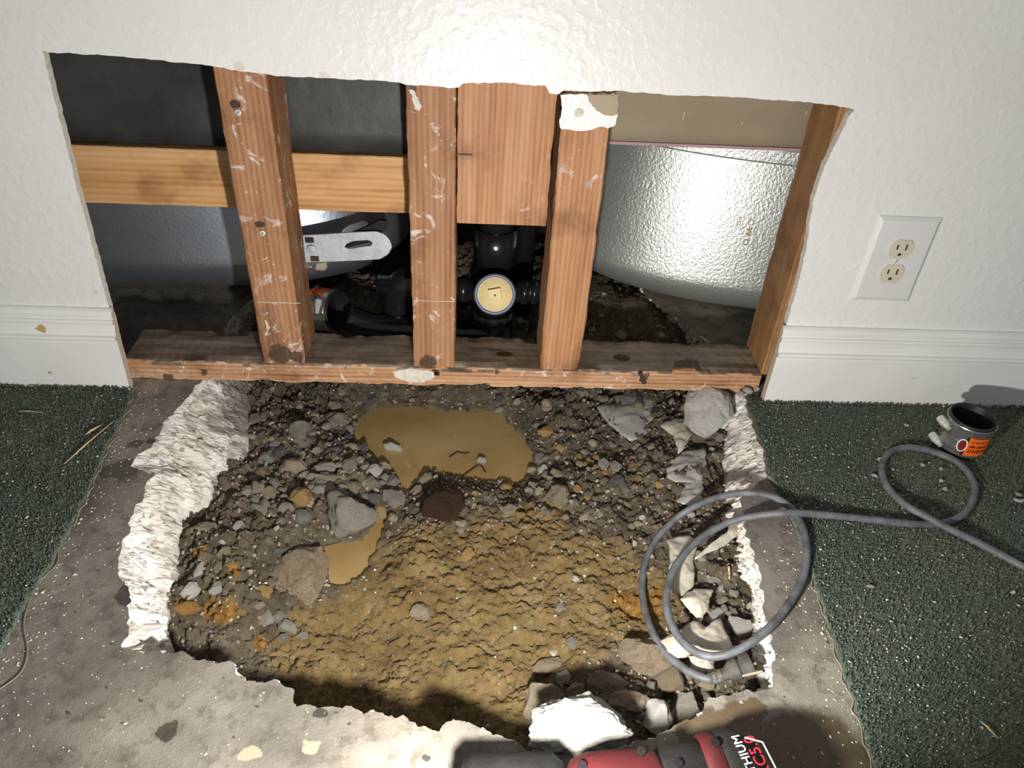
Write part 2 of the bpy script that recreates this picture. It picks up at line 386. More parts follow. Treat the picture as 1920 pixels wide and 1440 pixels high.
# ------------------------------------------------------------------ object helpers
def obj(name, me, mat=None, parent=None, smooth_=False):
    o = bpy.data.objects.new(name, me); COL.objects.link(o)
    if mat is not None and not me.materials: me.materials.append(MAT[mat] if isinstance(mat, str) else mat)
    if parent is not None: o.parent = parent
    if smooth_:
        me.polygons.foreach_set('use_smooth', [True]*len(me.polygons))
    return o
def mesh(name, verts, faces):
    me = bpy.data.meshes.new(name); me.from_pydata([tuple(v) for v in verts], [], [tuple(f) for f in faces]); me.update(); return me
def tag(o, label, cat, group=None, kind=None):
    o['label'] = label; o['category'] = cat
    if group: o['group'] = group
    if kind: o['kind'] = kind
    return o
def empty(name, loc=(0, 0, 0), rot=(0, 0, 0)):
    o = bpy.data.objects.new(name, None); COL.objects.link(o); o.location = loc; o.rotation_euler = rot; o.empty_display_size = .02; return o
def struct(o): o['kind'] = 'structure'; return o
def bm_mesh(name, bm):
    me = bpy.data.meshes.new(name); bm.normal_update(); bm.to_mesh(me); bm.free(); return me
def box_me(name, x0, x1, y0, y1, z0, z1, bev=.0, seg=2):
    bm = bmesh.new(); bmesh.ops.create_cube(bm, size=1)
    for v in bm.verts: v.co = Vector(((x0+x1)/2+v.co.x*(x1-x0), (y0+y1)/2+v.co.y*(y1-y0), (z0+z1)/2+v.co.z*(z1-z0)))
    if bev > 0: bmesh.ops.bevel(bm, geom=bm.edges[:], offset=bev, segments=seg, profile=.6, affect='EDGES')
    return bm_mesh(name, bm)
def extrude_poly(name, pts, y0, y1, axis='y'):
    """polygon pts (a,b) extruded along an axis with thickness: axis y -> (a,y,b), axis z -> (a,b,z)"""
    n = len(pts); P = [Vector((a, b, 0)) for a, b in pts]
    tri = tessellate_polygon([P])
    f = (lambda a, b, t: (a, t, b)) if axis == 'y' else (lambda a, b, t: (a, b, t))
    V = [f(a, b, y0) for a, b in pts]+[f(a, b, y1) for a, b in pts]
    Fc = [tuple(t) for t in tri]+[tuple(i+n for i in reversed(t)) for t in tri]+[(i, (i+1) % n, (i+1) % n+n, i+n) for i in range(n)]
    me = mesh(name, V, Fc)
    bm = bmesh.new(); bm.from_mesh(me); bmesh.ops.recalc_face_normals(bm, faces=bm.faces[:]); bm.to_mesh(me); bm.free()
    return me
def tube_me(name, pts, rad, n=12, cap=True, rads=None):
    P = [Vector(p) for p in pts]; V = []; Fc = []
    t0 = (P[1]-P[0]).normalized(); up = Vector((0, 0, 1)) if abs(t0.z) < .9 else Vector((1, 0, 0))
    nrm = (up-t0*up.dot(t0)).normalized()
    for i, p in enumerate(P):
        t = (P[min(i+1, len(P)-1)]-P[max(i-1, 0)]).normalized()
        nrm = (nrm-t*nrm.dot(t)).normalized(); b = t.cross(nrm); r = rads[i] if rads else rad
        for k in range(n):
            a = 2*math.pi*k/n; V.append(p+nrm*(math.cos(a)*r)+b*(math.sin(a)*r))
    for i in range(len(P)-1):
        for k in range(n):
            Fc.append((i*n+k, i*n+(k+1) % n, (i+1)*n+(k+1) % n, (i+1)*n+k))
    if cap:
        Fc.append(tuple(range(n))[::-1]); Fc.append(tuple((len(P)-1)*n+k for k in range(n)))
    return mesh(name, V, Fc)
def lathe_me(name, prof, n=40, closed=False):
    """prof: list of (r,z) about z axis"""
    V = []; Fc = []; m = len(prof)
    for r, z in prof:
        for k in range(n):
            a = 2*math.pi*k/n; V.append((r*math.cos(a), r*math.sin(a), z))
    for i in range(m if closed else m-1):
        j = (i+1) % m
        for k in range(n): Fc.append((i*n+k, i*n+(k+1) % n, j*n+(k+1) % n, j*n+k))
    if not closed:
        if prof[0][0] > 1e-6: Fc.append(tuple(range(n))[::-1])
        if prof[-1][0] > 1e-6: Fc.append(tuple((m-1)*n+k for k in range(n)))
    return mesh(name, V, Fc)
def spline(pts, per=10):
    P = [Vector(p) for p in pts]; out = []
    for i in range(len(P)-1):
        p0, p1, p2, p3 = P[max(i-1, 0)], P[i], P[i+1], P[min(i+2, len(P)-1)]
        for k in range(per):
            t = k/per
            out.append(.5*((2*p1)+(p2-p0)*t+(2*p0-5*p1+4*p2-p3)*t*t+(3*p1-p0-3*p2+p3)*t**3))
    out.append(P[-1]); return out
def text_me(body, size, extrude=.0002):
    c = bpy.data.curves.new('t', 'FONT'); c.body = body; c.size = size; c.extrude = extrude; c.align_x = 'LEFT'; c.align_y = 'CENTER'; c.resolution_u = 3
    o = bpy.data.objects.new('t', c); COL.objects.link(o); dg = bpy.context.evaluated_depsgraph_get()
    me = bpy.data.meshes.new_from_object(o.evaluated_get(dg)); bpy.data.objects.remove(o); return me
def timber_me(name, x0, x1, y0, y1, z0, z1, axis='z', seg=60, jit=.0009, ch=.0018, seed=0, rag=0.0):
    """sawn timber: chamfered section lofted along its length with slight waviness and worn corners"""
    if axis == 'z': a0, a1, b0, b1, l0, l1 = x0, x1, y0, y1, z0, z1
    else: a0, a1, b0, b1, l0, l1 = y0, y1, z0, z1, x0, x1
    sec = []
    def edge(pa, pb, n):
        for i in range(n): sec.append((pa[0]+(pb[0]-pa[0])*i/n, pa[1]+(pb[1]-pa[1])*i/n))
    c = ch
    edge((a0+c, b0), (a1-c, b0), 6); edge((a1-c, b0), (a1, b0+c), 1); edge((a1, b0+c), (a1, b1-c), 6); edge((a1, b1-c), (a1-c, b1), 1)
    edge((a1-c, b1), (a0+c, b1), 6); edge((a0+c, b1), (a0, b1-c), 1); edge((a0, b1-c), (a0, b0+c), 6); edge((a0, b0+c), (a0+c, b0), 1)
    n = len(sec); V = []; Fc = []
    ca, cb = (a0+a1)/2, (b0+b1)/2
    for i in range(seg+1):
        l = l0+(l1-l0)*i/seg
        for (a, b) in sec:
            q = Vector((a*60+seed, b*60, l*25)); q2 = Vector((a*300+seed, b*300, l*120))
            d = mnoise.noise(q)*jit+mnoise.noise(q2)*jit*.5
            corner = (abs(a-ca) > (a1-a0)/2-.004) and (abs(b-cb) > (b1-b0)/2-.004)
            if corner: d -= max(0, mnoise.fractal(Vector((a*9+seed, b*9, l*11)), 1.0, 2.0, 4)-.15)*(rag)
            da = (a-ca)/((a1-a0)/2); db = (b-cb)/((b1-b0)/2)
            aa = a+(d if abs(da) > .98 else 0)*(1 if da > 0 else -1)+(d*(1 if da > 0 else -1) if corner else 0)
            bb = b+(d if abs(db) > .98 else 0)*(1 if db > 0 else -1)+(d*(1 if db > 0 else -1) if corner else 0)
            V.append((aa, bb, l) if axis == 'z' else (l, aa, bb))
    for i in range(seg):
        for k in range(n): Fc.append((i*n+k, i*n+(k+1) % n, (i+1)*n+(k+1) % n, (i+1)*n+k))
    Fc.append(tuple(range(n))[::-1]); Fc.append(tuple(seg*n+k for k in range(n)))
    me = mesh(name, V, Fc)
    bm = bmesh.new(); bm.from_mesh(me); bmesh.ops.recalc_face_normals(bm, faces=bm.faces[:]); bm.to_mesh(me); bm.free()
    return me

# ================================================================== THE SETTING
# ---- broken slab: outline of the hole at the slab's top (T) and foot (B)
T_px = [(490, 530), (475, 560), (440, 590), (425, 612), (400, 660), (375, 715), (352, 745), (330, 770), (302, 800), (286, 838), (262, 850), (248, 872), (285, 890), (272, 920),
        (246, 970), (230, 1030), (222, 1078), (238, 1108), (241, 1150), (240, 1185), (234, 1213), (270, 1226), (340, 1219), (372, 1238), (420, 1240), (448, 1260), (458, 1281), (500, 1283), (522, 1277),
        (542, 1300), (560, 1321), (585, 1324), (620, 1323), (700, 1335), (735, 1338), (775, 1352), (808, 1372), (815, 1374), (828, 1356), (850, 1346), (885, 1351), (930, 1378), (965, 1396), (1000, 1404), (1080, 1412), (1180, 1400),
        (1240, 1378), (1310, 1338), (1338, 1312), (1385, 1291), (1420, 1300), (1446, 1292), (1451, 1250), (1448, 1190), (1432, 1125), (1422, 1080), (1408, 1035), (1398, 985), (1388, 938),
        (1425, 905), (1443, 880), (1438, 850), (1424, 800), (1408, 762), (1400, 742), (1370, 690), (1330, 642), (1290, 612), (1235, 575), (1205, 548), (1195, 530)]
B_px = [(520, 540), (505, 580), (495, 620), (485, 680), (480, 720), (482, 800), (470, 858), (430, 908), (400, 950), (356, 978), (350, 1010), (340, 1080), (325, 1130), (318, 1180), (335, 1228)]
T0 = [tuple(at_z(u, v, 0)[:2]) for u, v in T_px]
iL = T_px.index((234, 1213)); iR = T_px.index((1446, 1292))
ZB = -.10
BL = [tuple(at_z(u, v, ZB)[:2]) for u, v in B_px]
BR_px = [(1432, 1296), (1405, 1240), (1403, 1165), (1412, 1115), (1372, 1075), (1374, 1010), (1362, 955), (1345, 905), (1340, 860), (1346, 812), (1318, 795), (1306, 765), (1300, 742), (1270, 660), (1236, 622), (1215, 575), (1180, 545)]
BR = [tuple(at_z(u, v, ZB)[:2]) for u, v in BR_px]
def part_loop():
    tl = resample(T0[:iL+1], 300); bl = resample(BL, 300)
    tf = resample(T0[iL:iR+1], 380); bf = tf.copy()
    c = np.array([0.02, -.25])
    for i in range(len(bf)):
        d = bf[i]-c; k = min(1, min(i, len(bf)-1-i)/25.0); bf[i] = bf[i]+d/np.linalg.norm(d)*.012*k
    # blend the ends of the front foot into the side feet
    for i in range(25):
        k = 1-i/25; bf[i] = bf[i]*(1-k)+bl[-1]*k; 
    br = resample(BR, 320)
    for i in range(25):
        k = 1-i/25; bf[-1-i] = bf[-1-i]*(1-k)+br[0]*k
    tr = resample(T0[iR:], 320)
    return np.vstack([tl, tf[1:], tr[1:]]), np.vstack([bl, bf[1:], br[1:]])
TL, BLp = part_loop()
arc = np.r_[0, np.cumsum(np.linalg.norm(np.diff(TL, axis=0), axis=1))]
jit = np.stack([fbm(arc*70, arc*0+3, 0, 1, 4)*.0035, fbm(arc*70, arc*0+9, 0, 2, 4)*.0035], 1)
TLs = TL.copy(); TL = TL+jit
HOLE = [tuple(p) for p in TL]+[(TL[-1][0]-.02, .62), (TL[0][0]+.02, .62)]
def build_slab():
    outer = [Vector((x, y, 0)) for x, y in ((-2.2, -2.6), (2.2, -2.6), (2.2, .9), (-2.2, .9))]
    hole = [Vector((x, y, 0)) for x, y in HOLE]
    tri = tessellate_polygon([outer, hole[::-1]])
    V = outer+hole[::-1]
    me = mesh('floor', V, tri)
    bm = bmesh.new(); bm.from_mesh(me)
    for f in bm.faces:
        if f.normal.z < 0: f.normal_flip()
    bm.to_mesh(me); bm.free()
    o = struct(obj('floor', me, 'concrete'))
    o['label'] = 'grey concrete slab floor with a jagged broken hole'; o['category'] = 'floor'
    # fracture face
    N = len(TL); rows = 26; V = np.zeros((rows+1, N, 3)); mud = np.zeros((rows+1, N))
    cen = np.array([.02, -.2])
    for r in range(rows+1):
        t = r/rows
        # nearly level lip then steep fall
        xy = (TLs+jit*max(0, 1-t*9))*(1-t)+BLp*t
        z = ZB*(t**1.15)-.0
        if t > .92: z -= .05*(t-.92)/.08
        d = xy-cen; d = d/np.linalg.norm(d, axis=1)[:, None]
        env = math.sin(math.pi*min(1, t*1.15))**.6 if 0 < t < .87 else .25 if t >= .87 else 0
        nz = fbm(xy[:, 0]*45, xy[:, 1]*45, z*70+t*2, 4, 5, .68)*.010*env
        nz2 = fbm(xy[:, 0]*140, xy[:, 1]*140, z*180, 8, 3, .6)*.006*env
        V[r, :, :2] = xy+d*(nz+nz2)[:, None]; V[r, :, 2] = z+(nz2*.9 if r else 0)
        mud[r] = t
    V[0, :, :2] = TL; V[0, :, 2] = 0
    # mud climbs higher at the back left and at the front
    s = np.arange(N)/N; 
    up = np.where((s < .16), .30, np.where(s < .30, .0, np.where(s < .66, .12, .05)))
    mud = mud*.5+up[None, :]
    Fc = [(r*N+i, r*N+i+1, (r+1)*N+i+1, (r+1)*N+i) for r in range(rows) for i in range(N-1)]
    me = mesh('broken_edge', V.reshape(-1, 3), Fc)
    a = me.attributes.new('mud', 'FLOAT', 'POINT'); a.data.foreach_set('value', mud.reshape(-1).astype(np.float32))
    f = obj('broken_edge', me, 'fracture', o); f['label'] = 'chalky white broken concrete edge'
    return o
FLOOR = build_slab()

# ---- soil
ZW = -.135
ctrl = [(560, 745, -.098), (800, 742, -.118), (1000, 742, -.112), (1150, 748, -.10), (1280, 765, -.088), (760, 810, ZW-.008), (900, 830, ZW-.008), (850, 780, ZW-.006),
        (500, 800, -.098), (520, 870, -.108), (600, 900, -.114), (450, 920, -.092), (560, 960, -.112), (650, 900, -.118), (640, 780, -.12), (720, 910, -.124),
        (400, 1020, -.082), (430, 1100, -.098), (350, 1120, -.085), (400, 1190, -.12), (520, 1090, -.138), (480, 1010, -.095), (650, 1050, ZW-.006),
        (850, 1050, -.116), (950, 1100, -.12), (800, 1150, -.14), (900, 1200, -.143), (1000, 1000, -.110), (1100, 1050, -.108), (1150, 1150, -.115),
        (700, 1200, -.155), (600, 1200, -.15), (500, 1215, -.15), (700, 1300, -.165), (850, 1330, -.16), (1000, 1340, -.115), (1000, 1250, -.138), (1100, 1250, -.108), (780, 1000, -.116),
        (1000, 900, -.122), (1100, 850, -.112), (1200, 830, -.098), (1200, 950, -.103), (1280, 900, -.082), (1330, 950, -.078), (1350, 1050, -.072), (1340, 1150, -.082), (1300, 1210, -.08), (1400, 1170, -.085), (1250, 1290, -.095), (1350, 1270, -.12), (1180, 1330, -.06)]
CP = [(*at_z(u, v, z)[:2], z) for u, v, z in ctrl]
CP += [(0, .16, -.10), (-.2, .25, -.05), (-.1, .35, -.012), (.05, .32, -.03), (.2, .25, -.026), (.3, .3, -.008), (.36, .2, -.035), (-.22, .35, -.012), (.2, .38, -.008), (-.3, .2, -.075), (0, .6, -.01), (.3, .5, -.02), (-.3, .5, -.03), (.25, .15, -.08), (-.36, .1, -.09), (.38, .05, -.08), (-.45, -.3, -.1), (.45, -.3, -.07), (0, -.62, -.15)]
CP = np.array(CP)
POOL1 = [(668, 790), (700, 768), (760, 762), (840, 770), (900, 768), (940, 775), (965, 800), (985, 825), (1003, 850), (1000, 885), (975, 905), (930, 908), (890, 900), (845, 893), (805, 885), (785, 905), (762, 918), (745, 908), (735, 885), (705, 862), (690, 845), (665, 825)]
POOL2 = [(705, 950), (722, 952), (728, 975), (712, 1010), (695, 1050), (672, 1085), (650, 1100), (625, 1092), (612, 1060), (610, 1025), (640, 1018), (680, 1010), (700, 980)]
P1 = [tuple(at_z(u, v, ZW)[:2]) for u, v in POOL1]; P2 = [tuple(at_z(u, v, ZW)[:2]) for u, v in POOL2]
def gaus(X, Y, u, v, z, r):
    p = at_z(u, v, z); return np.exp(-((X-p.x)**2+(Y-p.y)**2)/(2*r*r))
GX = np.arange(-.50, .5301, .0026); GY = np.arange(-.66, .64, .0026)
def soil_field():
    X, Y = np.meshgrid(GX, GY)
    num = np.zeros_like(X); den = np.zeros_like(X)
    for cx, cy, cz in CP:
        w_ = 1/((X-cx)**2+(Y-cy)**2+.0009)**1.6; num += w_*cz; den += w_
    H = num/den
    clay = np.zeros_like(X)
    for (u, v, r) in [(850, 1120, .085), (950, 1060, .07), (1000, 1150, .09), (750, 1200, .08), (900, 1250, .09), (1100, 1120, .07), (700, 1300, .08), (850, 1330, .08), (720, 1130, .05), (1180, 1150, .05), (600, 1200, .05), (780, 1060, .05), (1000, 1000, .04)]:
        clay = np.maximum(clay, gaus(X, Y, u, v, -.13, r)*1.15)
    clay = np.clip(clay, 0, 1)
    org = np.zeros_like(X)
    for (u, v, r) in [(395, 1135, .02), (350, 1140, .02), (420, 1140, .022), (380, 1050, .015), (1190, 1130, .03), (1220, 1150, .02), (440, 1080, .012), (480, 1170, .012), (1160, 1110, .02), (1240, 1120, .02)]:
        org = np.maximum(org, gaus(X, Y, u, v, -.1, r*.75)*.8)
    wx = X+fbm(X*40, Y*40, 0, 3, 3)*.012; wy = Y+fbm(X*40, Y*40, 5, 4, 3)*.012
    d1, d2, idv = worley(wx*62, wy*62, 3); lump = np.clip((d2-d1)*2.4, 0, 1)**.7*(.15+1.0*idv)
    e1, e2, ide = worley(wx*140, wy*140, 8); lump2 = np.clip((e2-e1)*2.4, 0, 1)**.7*(.2+ide*.9)
    base = fbm(X*11, Y*11, 0, 20, 4)*.007
    ridg = 1-np.abs(fbm(X*26+Y*14, Y*40-X*10, 1.7, 31, 4, .55)); 
    fine = fbm(X*150, Y*150, 0, 40, 3, .7)*.0022
    grav = lump*.0065+lump2*.0042+fbm(X*50, Y*50, 2, 50, 5, .7)*.006
    cl = (ridg-.6)*.007+lump2*.0028*(.5+.5*vnoise(X*14, Y*14, 0, 78))+lump*.0022*vnoise(X*18, Y*18, 0, 77)+fbm(X*70+Y*30, Y*90, 2, 51, 5, .8)*.0034
    H = H+base+grav*(1-clay)+cl*clay+fine
    # puddle basins
    ins = inside(X, Y, P1) | inside(X, Y, P2); dd = np.minimum(seg_dist(X, Y, P1), seg_dist(X, Y, P2))
    sd = np.where(ins, -dd, dd)+fbm(X*70, Y*70, 0, 60, 3)*.004
    shore = np.clip(sd/.03, -1, 1)
    Hin = ZW-.002-.012*np.clip(-sd/.03, 0, 1)
    k_ = np.clip(sd/.055, 0, 1); k_ = k_*k_*(3-2*k_); H = np.where(sd > 0, ZW+.002+(H-ZW)*(.25+.75*k_), H)
    Hout = np.where(sd < .05, np.maximum(H, ZW+.003+np.clip(sd, 0, .03)*.15-np.clip((sd-.02)/.03, 0, 1)*.05), H)
    H = np.where(sd < 0, np.minimum(H, Hin), Hout)
    H = np.minimum(H, -.006)
    return X, Y, H, clay, org
SX, SY, SH, SCLAY, SORG = soil_field()
def soil_z(x, y):
    i = (y-GY[0])/.0026; j = (x-GX[0])/.0026
    i = min(max(i, 0), len(GY)-1.001); j = min(max(j, 0), len(GX)-1.001)
    a, b = int(i), int(j); fi, fj = i-a, j-b
    return float(SH[a, b]*(1-fi)*(1-fj)+SH[a+1, b]*fi*(1-fj)+SH[a, b+1]*(1-fi)*fj+SH[a+1, b+1]*fi*fj)
def at_soil(u, v):
    d = ray(u, v); lo_z = -.005
    t = (lo_z-CAM.z)/d.z; p = CAM+d*t
    for k in range(400):
        p = CAM+d*t
        if p.z <= max(soil_z(p.x, p.y), -.5): break
        t += .0012
    return p
def build_soil():
    ny, nx = SX.shape
    V = np.stack([SX, SY, SH], -1).reshape(-1, 3)
    idx = np.arange(ny*nx).reshape(ny, nx)
    Fc = np.stack([idx[:-1, :-1], idx[:-1, 1:], idx[1:, 1:], idx[1:, :-1]], -1).reshape(-1, 4)
    me = bpy.data.meshes.new('dug_soil')
    me.vertices.add(len(V)); me.vertices.foreach_set('co', V.reshape(-1))
    me.loops.add(Fc.size); me.loops.foreach_set('vertex_index', Fc.reshape(-1).astype(np.int32))
    me.polygons.add(len(Fc)); me.polygons.foreach_set('loop_start', np.arange(0, Fc.size, 4, dtype=np.int32))
    try: me.polygons.foreach_set('loop_total', np.full(len(Fc), 4, dtype=np.int32))
    except Exception: pass
    me.update(calc_edges=True); me.validate()
    for nme, arr in (('clay', SCLAY), ('orange', SORG)):
        a = me.attributes.new(nme, 'FLOAT', 'POINT'); a.data.foreach_set('value', arr.reshape(-1).astype(np.float32))
    o = obj('dug_soil', me, 'soil'); tag(o, 'wet brown and ochre dug soil at the bottom of the hole', 'soil', kind='stuff')
    return o
build_soil()
def build_water(name, poly, label, grow):
    P = resample(poly, 90, True); c = P.mean(0); P = c+(P-c)*grow
    V = [(x, y, ZW) for x, y in P]+[(c[0], c[1], ZW)]
    tri = tessellate_polygon([[Vector((x, y, 0)) for x, y in P]])
    V2 = [(x, y, ZW) for x, y in P]+[(x, y, ZW-.02) for x, y in P]; n = len(P)
    me = mesh(name, V2, [tuple(t) for t in tri]+[(i, (i+1) % n, (i+1) % n+n, i+n) for i in range(n)])
    bm = bmesh.new(); bm.from_mesh(me)
    for f in bm.faces:
        if abs(f.normal.z) > .9 and f.normal.z < 0: f.normal_flip()
    bm.to_mesh(me); bm.free()
    tag(obj(name, me, 'water'), label, 'puddle')
build_water('muddy_puddle', P1, 'wide muddy puddle at the back of the hole below the timber plate', 1.12)
build_water('muddy_puddle', P2, 'narrow muddy puddle in front of the large grey chunk', 1.10)

# ---- front wall with the cut opening
top_px = [(80, 96), (95, 98), (200, 104), (300, 113), (397, 124), (450, 133), (520, 142), (600, 146), (700, 151), (752, 155), (760, 158), (850, 165), (862, 163), (866, 156), (960, 155), (980, 159), (1024, 161),
          (1030, 174), (1046, 178), (1056, 170), (1100, 172), (1160, 170), (1250, 178), (1350, 181), (1400, 184), (1450, 188), (1500, 190), (1560, 197), (1602, 205)]
left_px = [(80, 96), (112, 225), (150, 375), (185, 505), (213, 610), (236, 700)]
right_px = [(1602, 205), (1592, 218), (1566, 272), (1544, 318), (1524, 380), (1513, 459), (1500, 520), (1486, 569), (1466, 640), (1440, 735)]
def wall_outline():
    lp = [at_y(u, v, 0) for u, v in left_px][::-1]; tp = [at_y(u, v, 0) for u, v in top_px]; rp = [at_y(u, v, 0) for u, v in right_px]
    L = resample([(lp[0].x, 0.0)]+[(p.x, p.z) for p in lp], 90); Tt = resample([(p.x, p.z) for p in tp], 260); Rr = resample([(p.x, p.z) for p in rp]+[(rp[-1].x, 0.0)], 110)
    def jag(A, s, amp):
        d = np.r_[0, np.cumsum(np.linalg.norm(np.diff(A, axis=0), axis=1))]
        return A+np.stack([fbm(d*130, d*0, 0, s, 3), fbm(d*130, d*0+4, 0, s+3, 3)], 1)*amp
    L = jag(L, 70, .0008); Tt = jag(Tt, 75, .0006); Rr = jag(Rr, 80, .0010)
    L[0, 1] = 0; Rr[-1, 1] = 0
    return L, Tt, Rr
WL, WT, WR = wall_outline()
pts = [(-2.2, 0)]+[tuple(p) for p in WL]+[tuple(p) for p in WT[1:-1]]+[tuple(p) for p in WR]+[(2.2, 0), (2.2, 2.5), (-2.2, 2.5)]
wme = extrude_poly('wall_front', pts, 0.0, .0127)
wo = struct(obj('wall_front', wme, 'paint')); wo['label'] = 'white textured drywall with a large rectangular cut opening'; wo['category'] = 'wall'
wme.materials.append(MAT['gypsum'])
for f in wme.polygons:
    f.material_index = 0 if f.normal.y < -.9 else 1
# ---- baseboards
prof = [(0.0127-.0127, 0), (-.013, 0), (-.0135, .001), (-.0135, .086), (-.0125, .088), (-.0125, .0905), (-.0165, .0915), (-.0175, .0945), (-.0165, .0975), (-.0125, .099), (-.0115, .104), (-.0095, .112), (-.009, .1165), (-.0120, .1175), (-.0128, .1205), (-.0115, .1235), (-.0085, .1245), (-.0085, .1265), (-.0095, .128), (-.0095, .133), (-.0075, .1375), (-.004, .1400), (0, .1405)]
def baseboard(name, xa, xb, xbtop, label):
    V = []; n = len(prof)
    for (y, z) in prof: V.append((xa, y, z))
    for (y, z) in prof: V.append((xb+(xbtop-xb)*z/.14, y, z))
    Fc = [(i, i+1, i+1+n, i+n) for i in range(n-1)]+[tuple(range(n)), tuple(range(2*n-1, n-1, -1))]
    me = mesh(name, V, Fc); bm = bmesh.new(); bm.from_mesh(me); bmesh.ops.recalc_face_normals(bm, faces=bm.faces[:]); bm.to_mesh(me); bm.free()
    me.materials.append(MAT['trim']); me.materials.append(MAT['mdf'])
    for f in me.polygons: f.material_index = 1 if abs(f.normal.x) > .7 else 0
    o = struct(obj(name, me)); o['label'] = label; o['category'] = 'baseboard'; return o
xl0 = at_y(243, 727, -.0135).x; xl1 = at_y(207, 583, -.009).x; xr0 = at_y(1432, 750, -.0135).x; xr1 = at_y(1469, 620, -.009).x
baseboard('baseboard_left', -2.2, xl0, xl1, 'white moulded baseboard left of the opening')
baseboard('baseboard_right', 2.2, xr0, xr1, 'white moulded baseboard right of the opening')
# ---- added box behind the wall, keeps world light out
struct(obj('light_block_back', box_me('light_block_back', -1.5, 1.5, .86, .88, -.2, 1.5), 'dark_void'))
struct(obj('light_block_left', box_me('light_block_left', -1.5, -1.48, .0127, .88, -.2, 1.5), 'tanboard'))  # box sides kept pale to bounce light inward
struct(obj('light_block_right', box_me('light_block_right', 1.48, 1.5, .0127, .88, -.2, 1.5), 'tanboard'))
struct(obj('light_block_top', box_me('light_block_top', -1.5, 1.5, .0127, .88, 1.5, 1.52), 'tanboard'))  # top cover added against world light leaking in from above

# ================================================================== FRAMING
IN = .0254
SW = 2.5*IN
sx = [-.30405, -.07151, .12635]
YF, YB = .0127, .1016
def stud(x, xw, seed, mat, label, zb=.0386, ztop=1.2, jit=.0006, rag=.001):
    e = empty('wall_stud', (0, 0, 0))
    tag(e, label, 'wall stud', 'old timber studs in the wall opening')
    obj('timber', timber_me('timber', x, x+xw, YF, YB, zb, ztop, 'z', 150, jit, .0022, seed, rag), mat, e)
    return e
s1 = stud(sx[0], SW, 3, 'stud', 'leftmost reddish timber stud with two screws and white plaster streaks', rag=.0012)
s2 = stud(sx[1], SW, 11, 'stud', 'middle timber stud left of the wide backing board, nail hole near its top')
s3 = stud(sx[2], SW, 23, 'stud_plain', 'timber stud with a white drywall scrap at its top, beside the pale tub', rag=.003)
s4 = stud(.483, SW, 31, 'stud_side', 'brown timber stud along the right edge of the opening')
def screw_in(par, u, v, hole):
    p = at_y(u, v, YF-.0012)
    s = obj('screw', lathe_me('screw', [(0.0001, 0), (.0044, 0), (.0044, .0008), (.003, .0016), (.0001, .0018)], 14), 'steel_light', par); s.location = p; s.rotation_euler = (math.pi/2, 0, 0)
    c1 = obj('slot', box_me('slot', -.003, .003, -.0004, .0004, .0014, .0019), 'slot', s); c1.rotation_euler = (0, 0, .7)
    q = at_y(*hole, YF-.0003)
    n = 9; pl = [(q.x+math.cos(k*2*math.pi/n)*.0085*(.7+.4*rng.random()), q.z+math.sin(k*2*math.pi/n)*.0065*(.6+.5*rng.random())) for k in range(n)]
    obj('gouge', extrude_poly('gouge', pl, YF-.0006, YF+.002), 'slot', par)
screw_in(s1, 446, 211, (440, 195)); screw_in(s1, 492, 437, (487, 421))
def patch(par, name, px, y0, y1, mat, n=60, amp=.0012):
    P = resample([(at_y(u, v, YF).x, at_y(u, v, YF).z) for u, v in px], n, True)
    d = np.arange(n); P = P+np.stack([fbm(d*.5, d*0, 0, 5, 3), fbm(d*.5, d*0+7, 0, 6, 3)], 1)*amp
    return obj(name, extrude_poly(name, [tuple(p) for p in P], y0, y1), mat, par)
patch(s3, 'drywall_scrap', [(1052, 176), (1157, 174), (1155, 215), (1152, 232), (1138, 236), (1120, 233), (1105, 243), (1085, 241), (1068, 240), (1050, 238), (1047, 222), (1054, 200)], YF-.006, YF+.001, 'paint')['label'] = 'torn white drywall scrap'
patch(s3, 'paper_scrap', [(1102, 176), (1158, 174), (1156, 210), (1140, 214), (1120, 205), (1105, 192)], YF-.0075, YF-.005, 'tanboard')['label'] = 'tan paper scrap'
patch(s2, 'glue_blob', [(768, 168), (778, 170), (784, 185), (791, 195), (787, 208), (780, 204), (775, 190)], YF-.0016, YF+.001, 'chip')
patch(s2, 'nail_hole', [(768, 162), (782, 162), (782, 172), (772, 172)], YF-.0006, YF+.001, 'slot', 20)
# nail head on stud 3 scrap
nh = obj('nail_head', lathe_me('nail_head', [(0.0001, 0), (.006, 0), (.0055, .0012), (.0001, .0016)], 14), 'chip', s3); nh.location = at_y(1086, 212, YF-.006); nh.rotation_euler = (math.pi/2, 0, 0)
# saw marks across stud 1 and 2
for (s_, a, b) in ((s1, (483, 566), (563, 567)), (s2, (776, 563), (853, 566))):
    pa, pb = at_y(*a, YF), at_y(*b, YF)
    obj('scored_line', box_me('scored_line', pa.x, pb.x, YF-.0009, YF+.001, pa.z-.0004, pa.z+.0004), 'chip', s_)
# wide backing board between studs 2 and 3
bb = empty('backing_board'); tag(bb, 'wide reddish backing board fixed between two studs above the drain plug', 'board')
obj('timber', timber_me('timber', sx[1]+SW+.0015, .1175, YF+.001, YF+.040, .284, 1.2, 'z', 120, .0007, .001, 41, .002), 'stud_plain', bb)
for (u, v, l) in ((870, 290, .022),):
    p = at_y(u, v, YF); obj('rust_scratch', box_me('rust_scratch', p.x-l/2, p.x+l/2, YF-.0002, YF+.002, p.z-.0008, p.z+.0008), 'slot', bb)
# pale horizontal blocking
bk = empty('blocking'); tag(bk, 'new pale wood horizontal blocking behind the left studs', 'blocking')
obj('timber', timber_me('timber', -.95, -.050, .122, .160, .245, .333, 'x', 90, .0004, .0015, 51, 0), 'new_wood', bk)
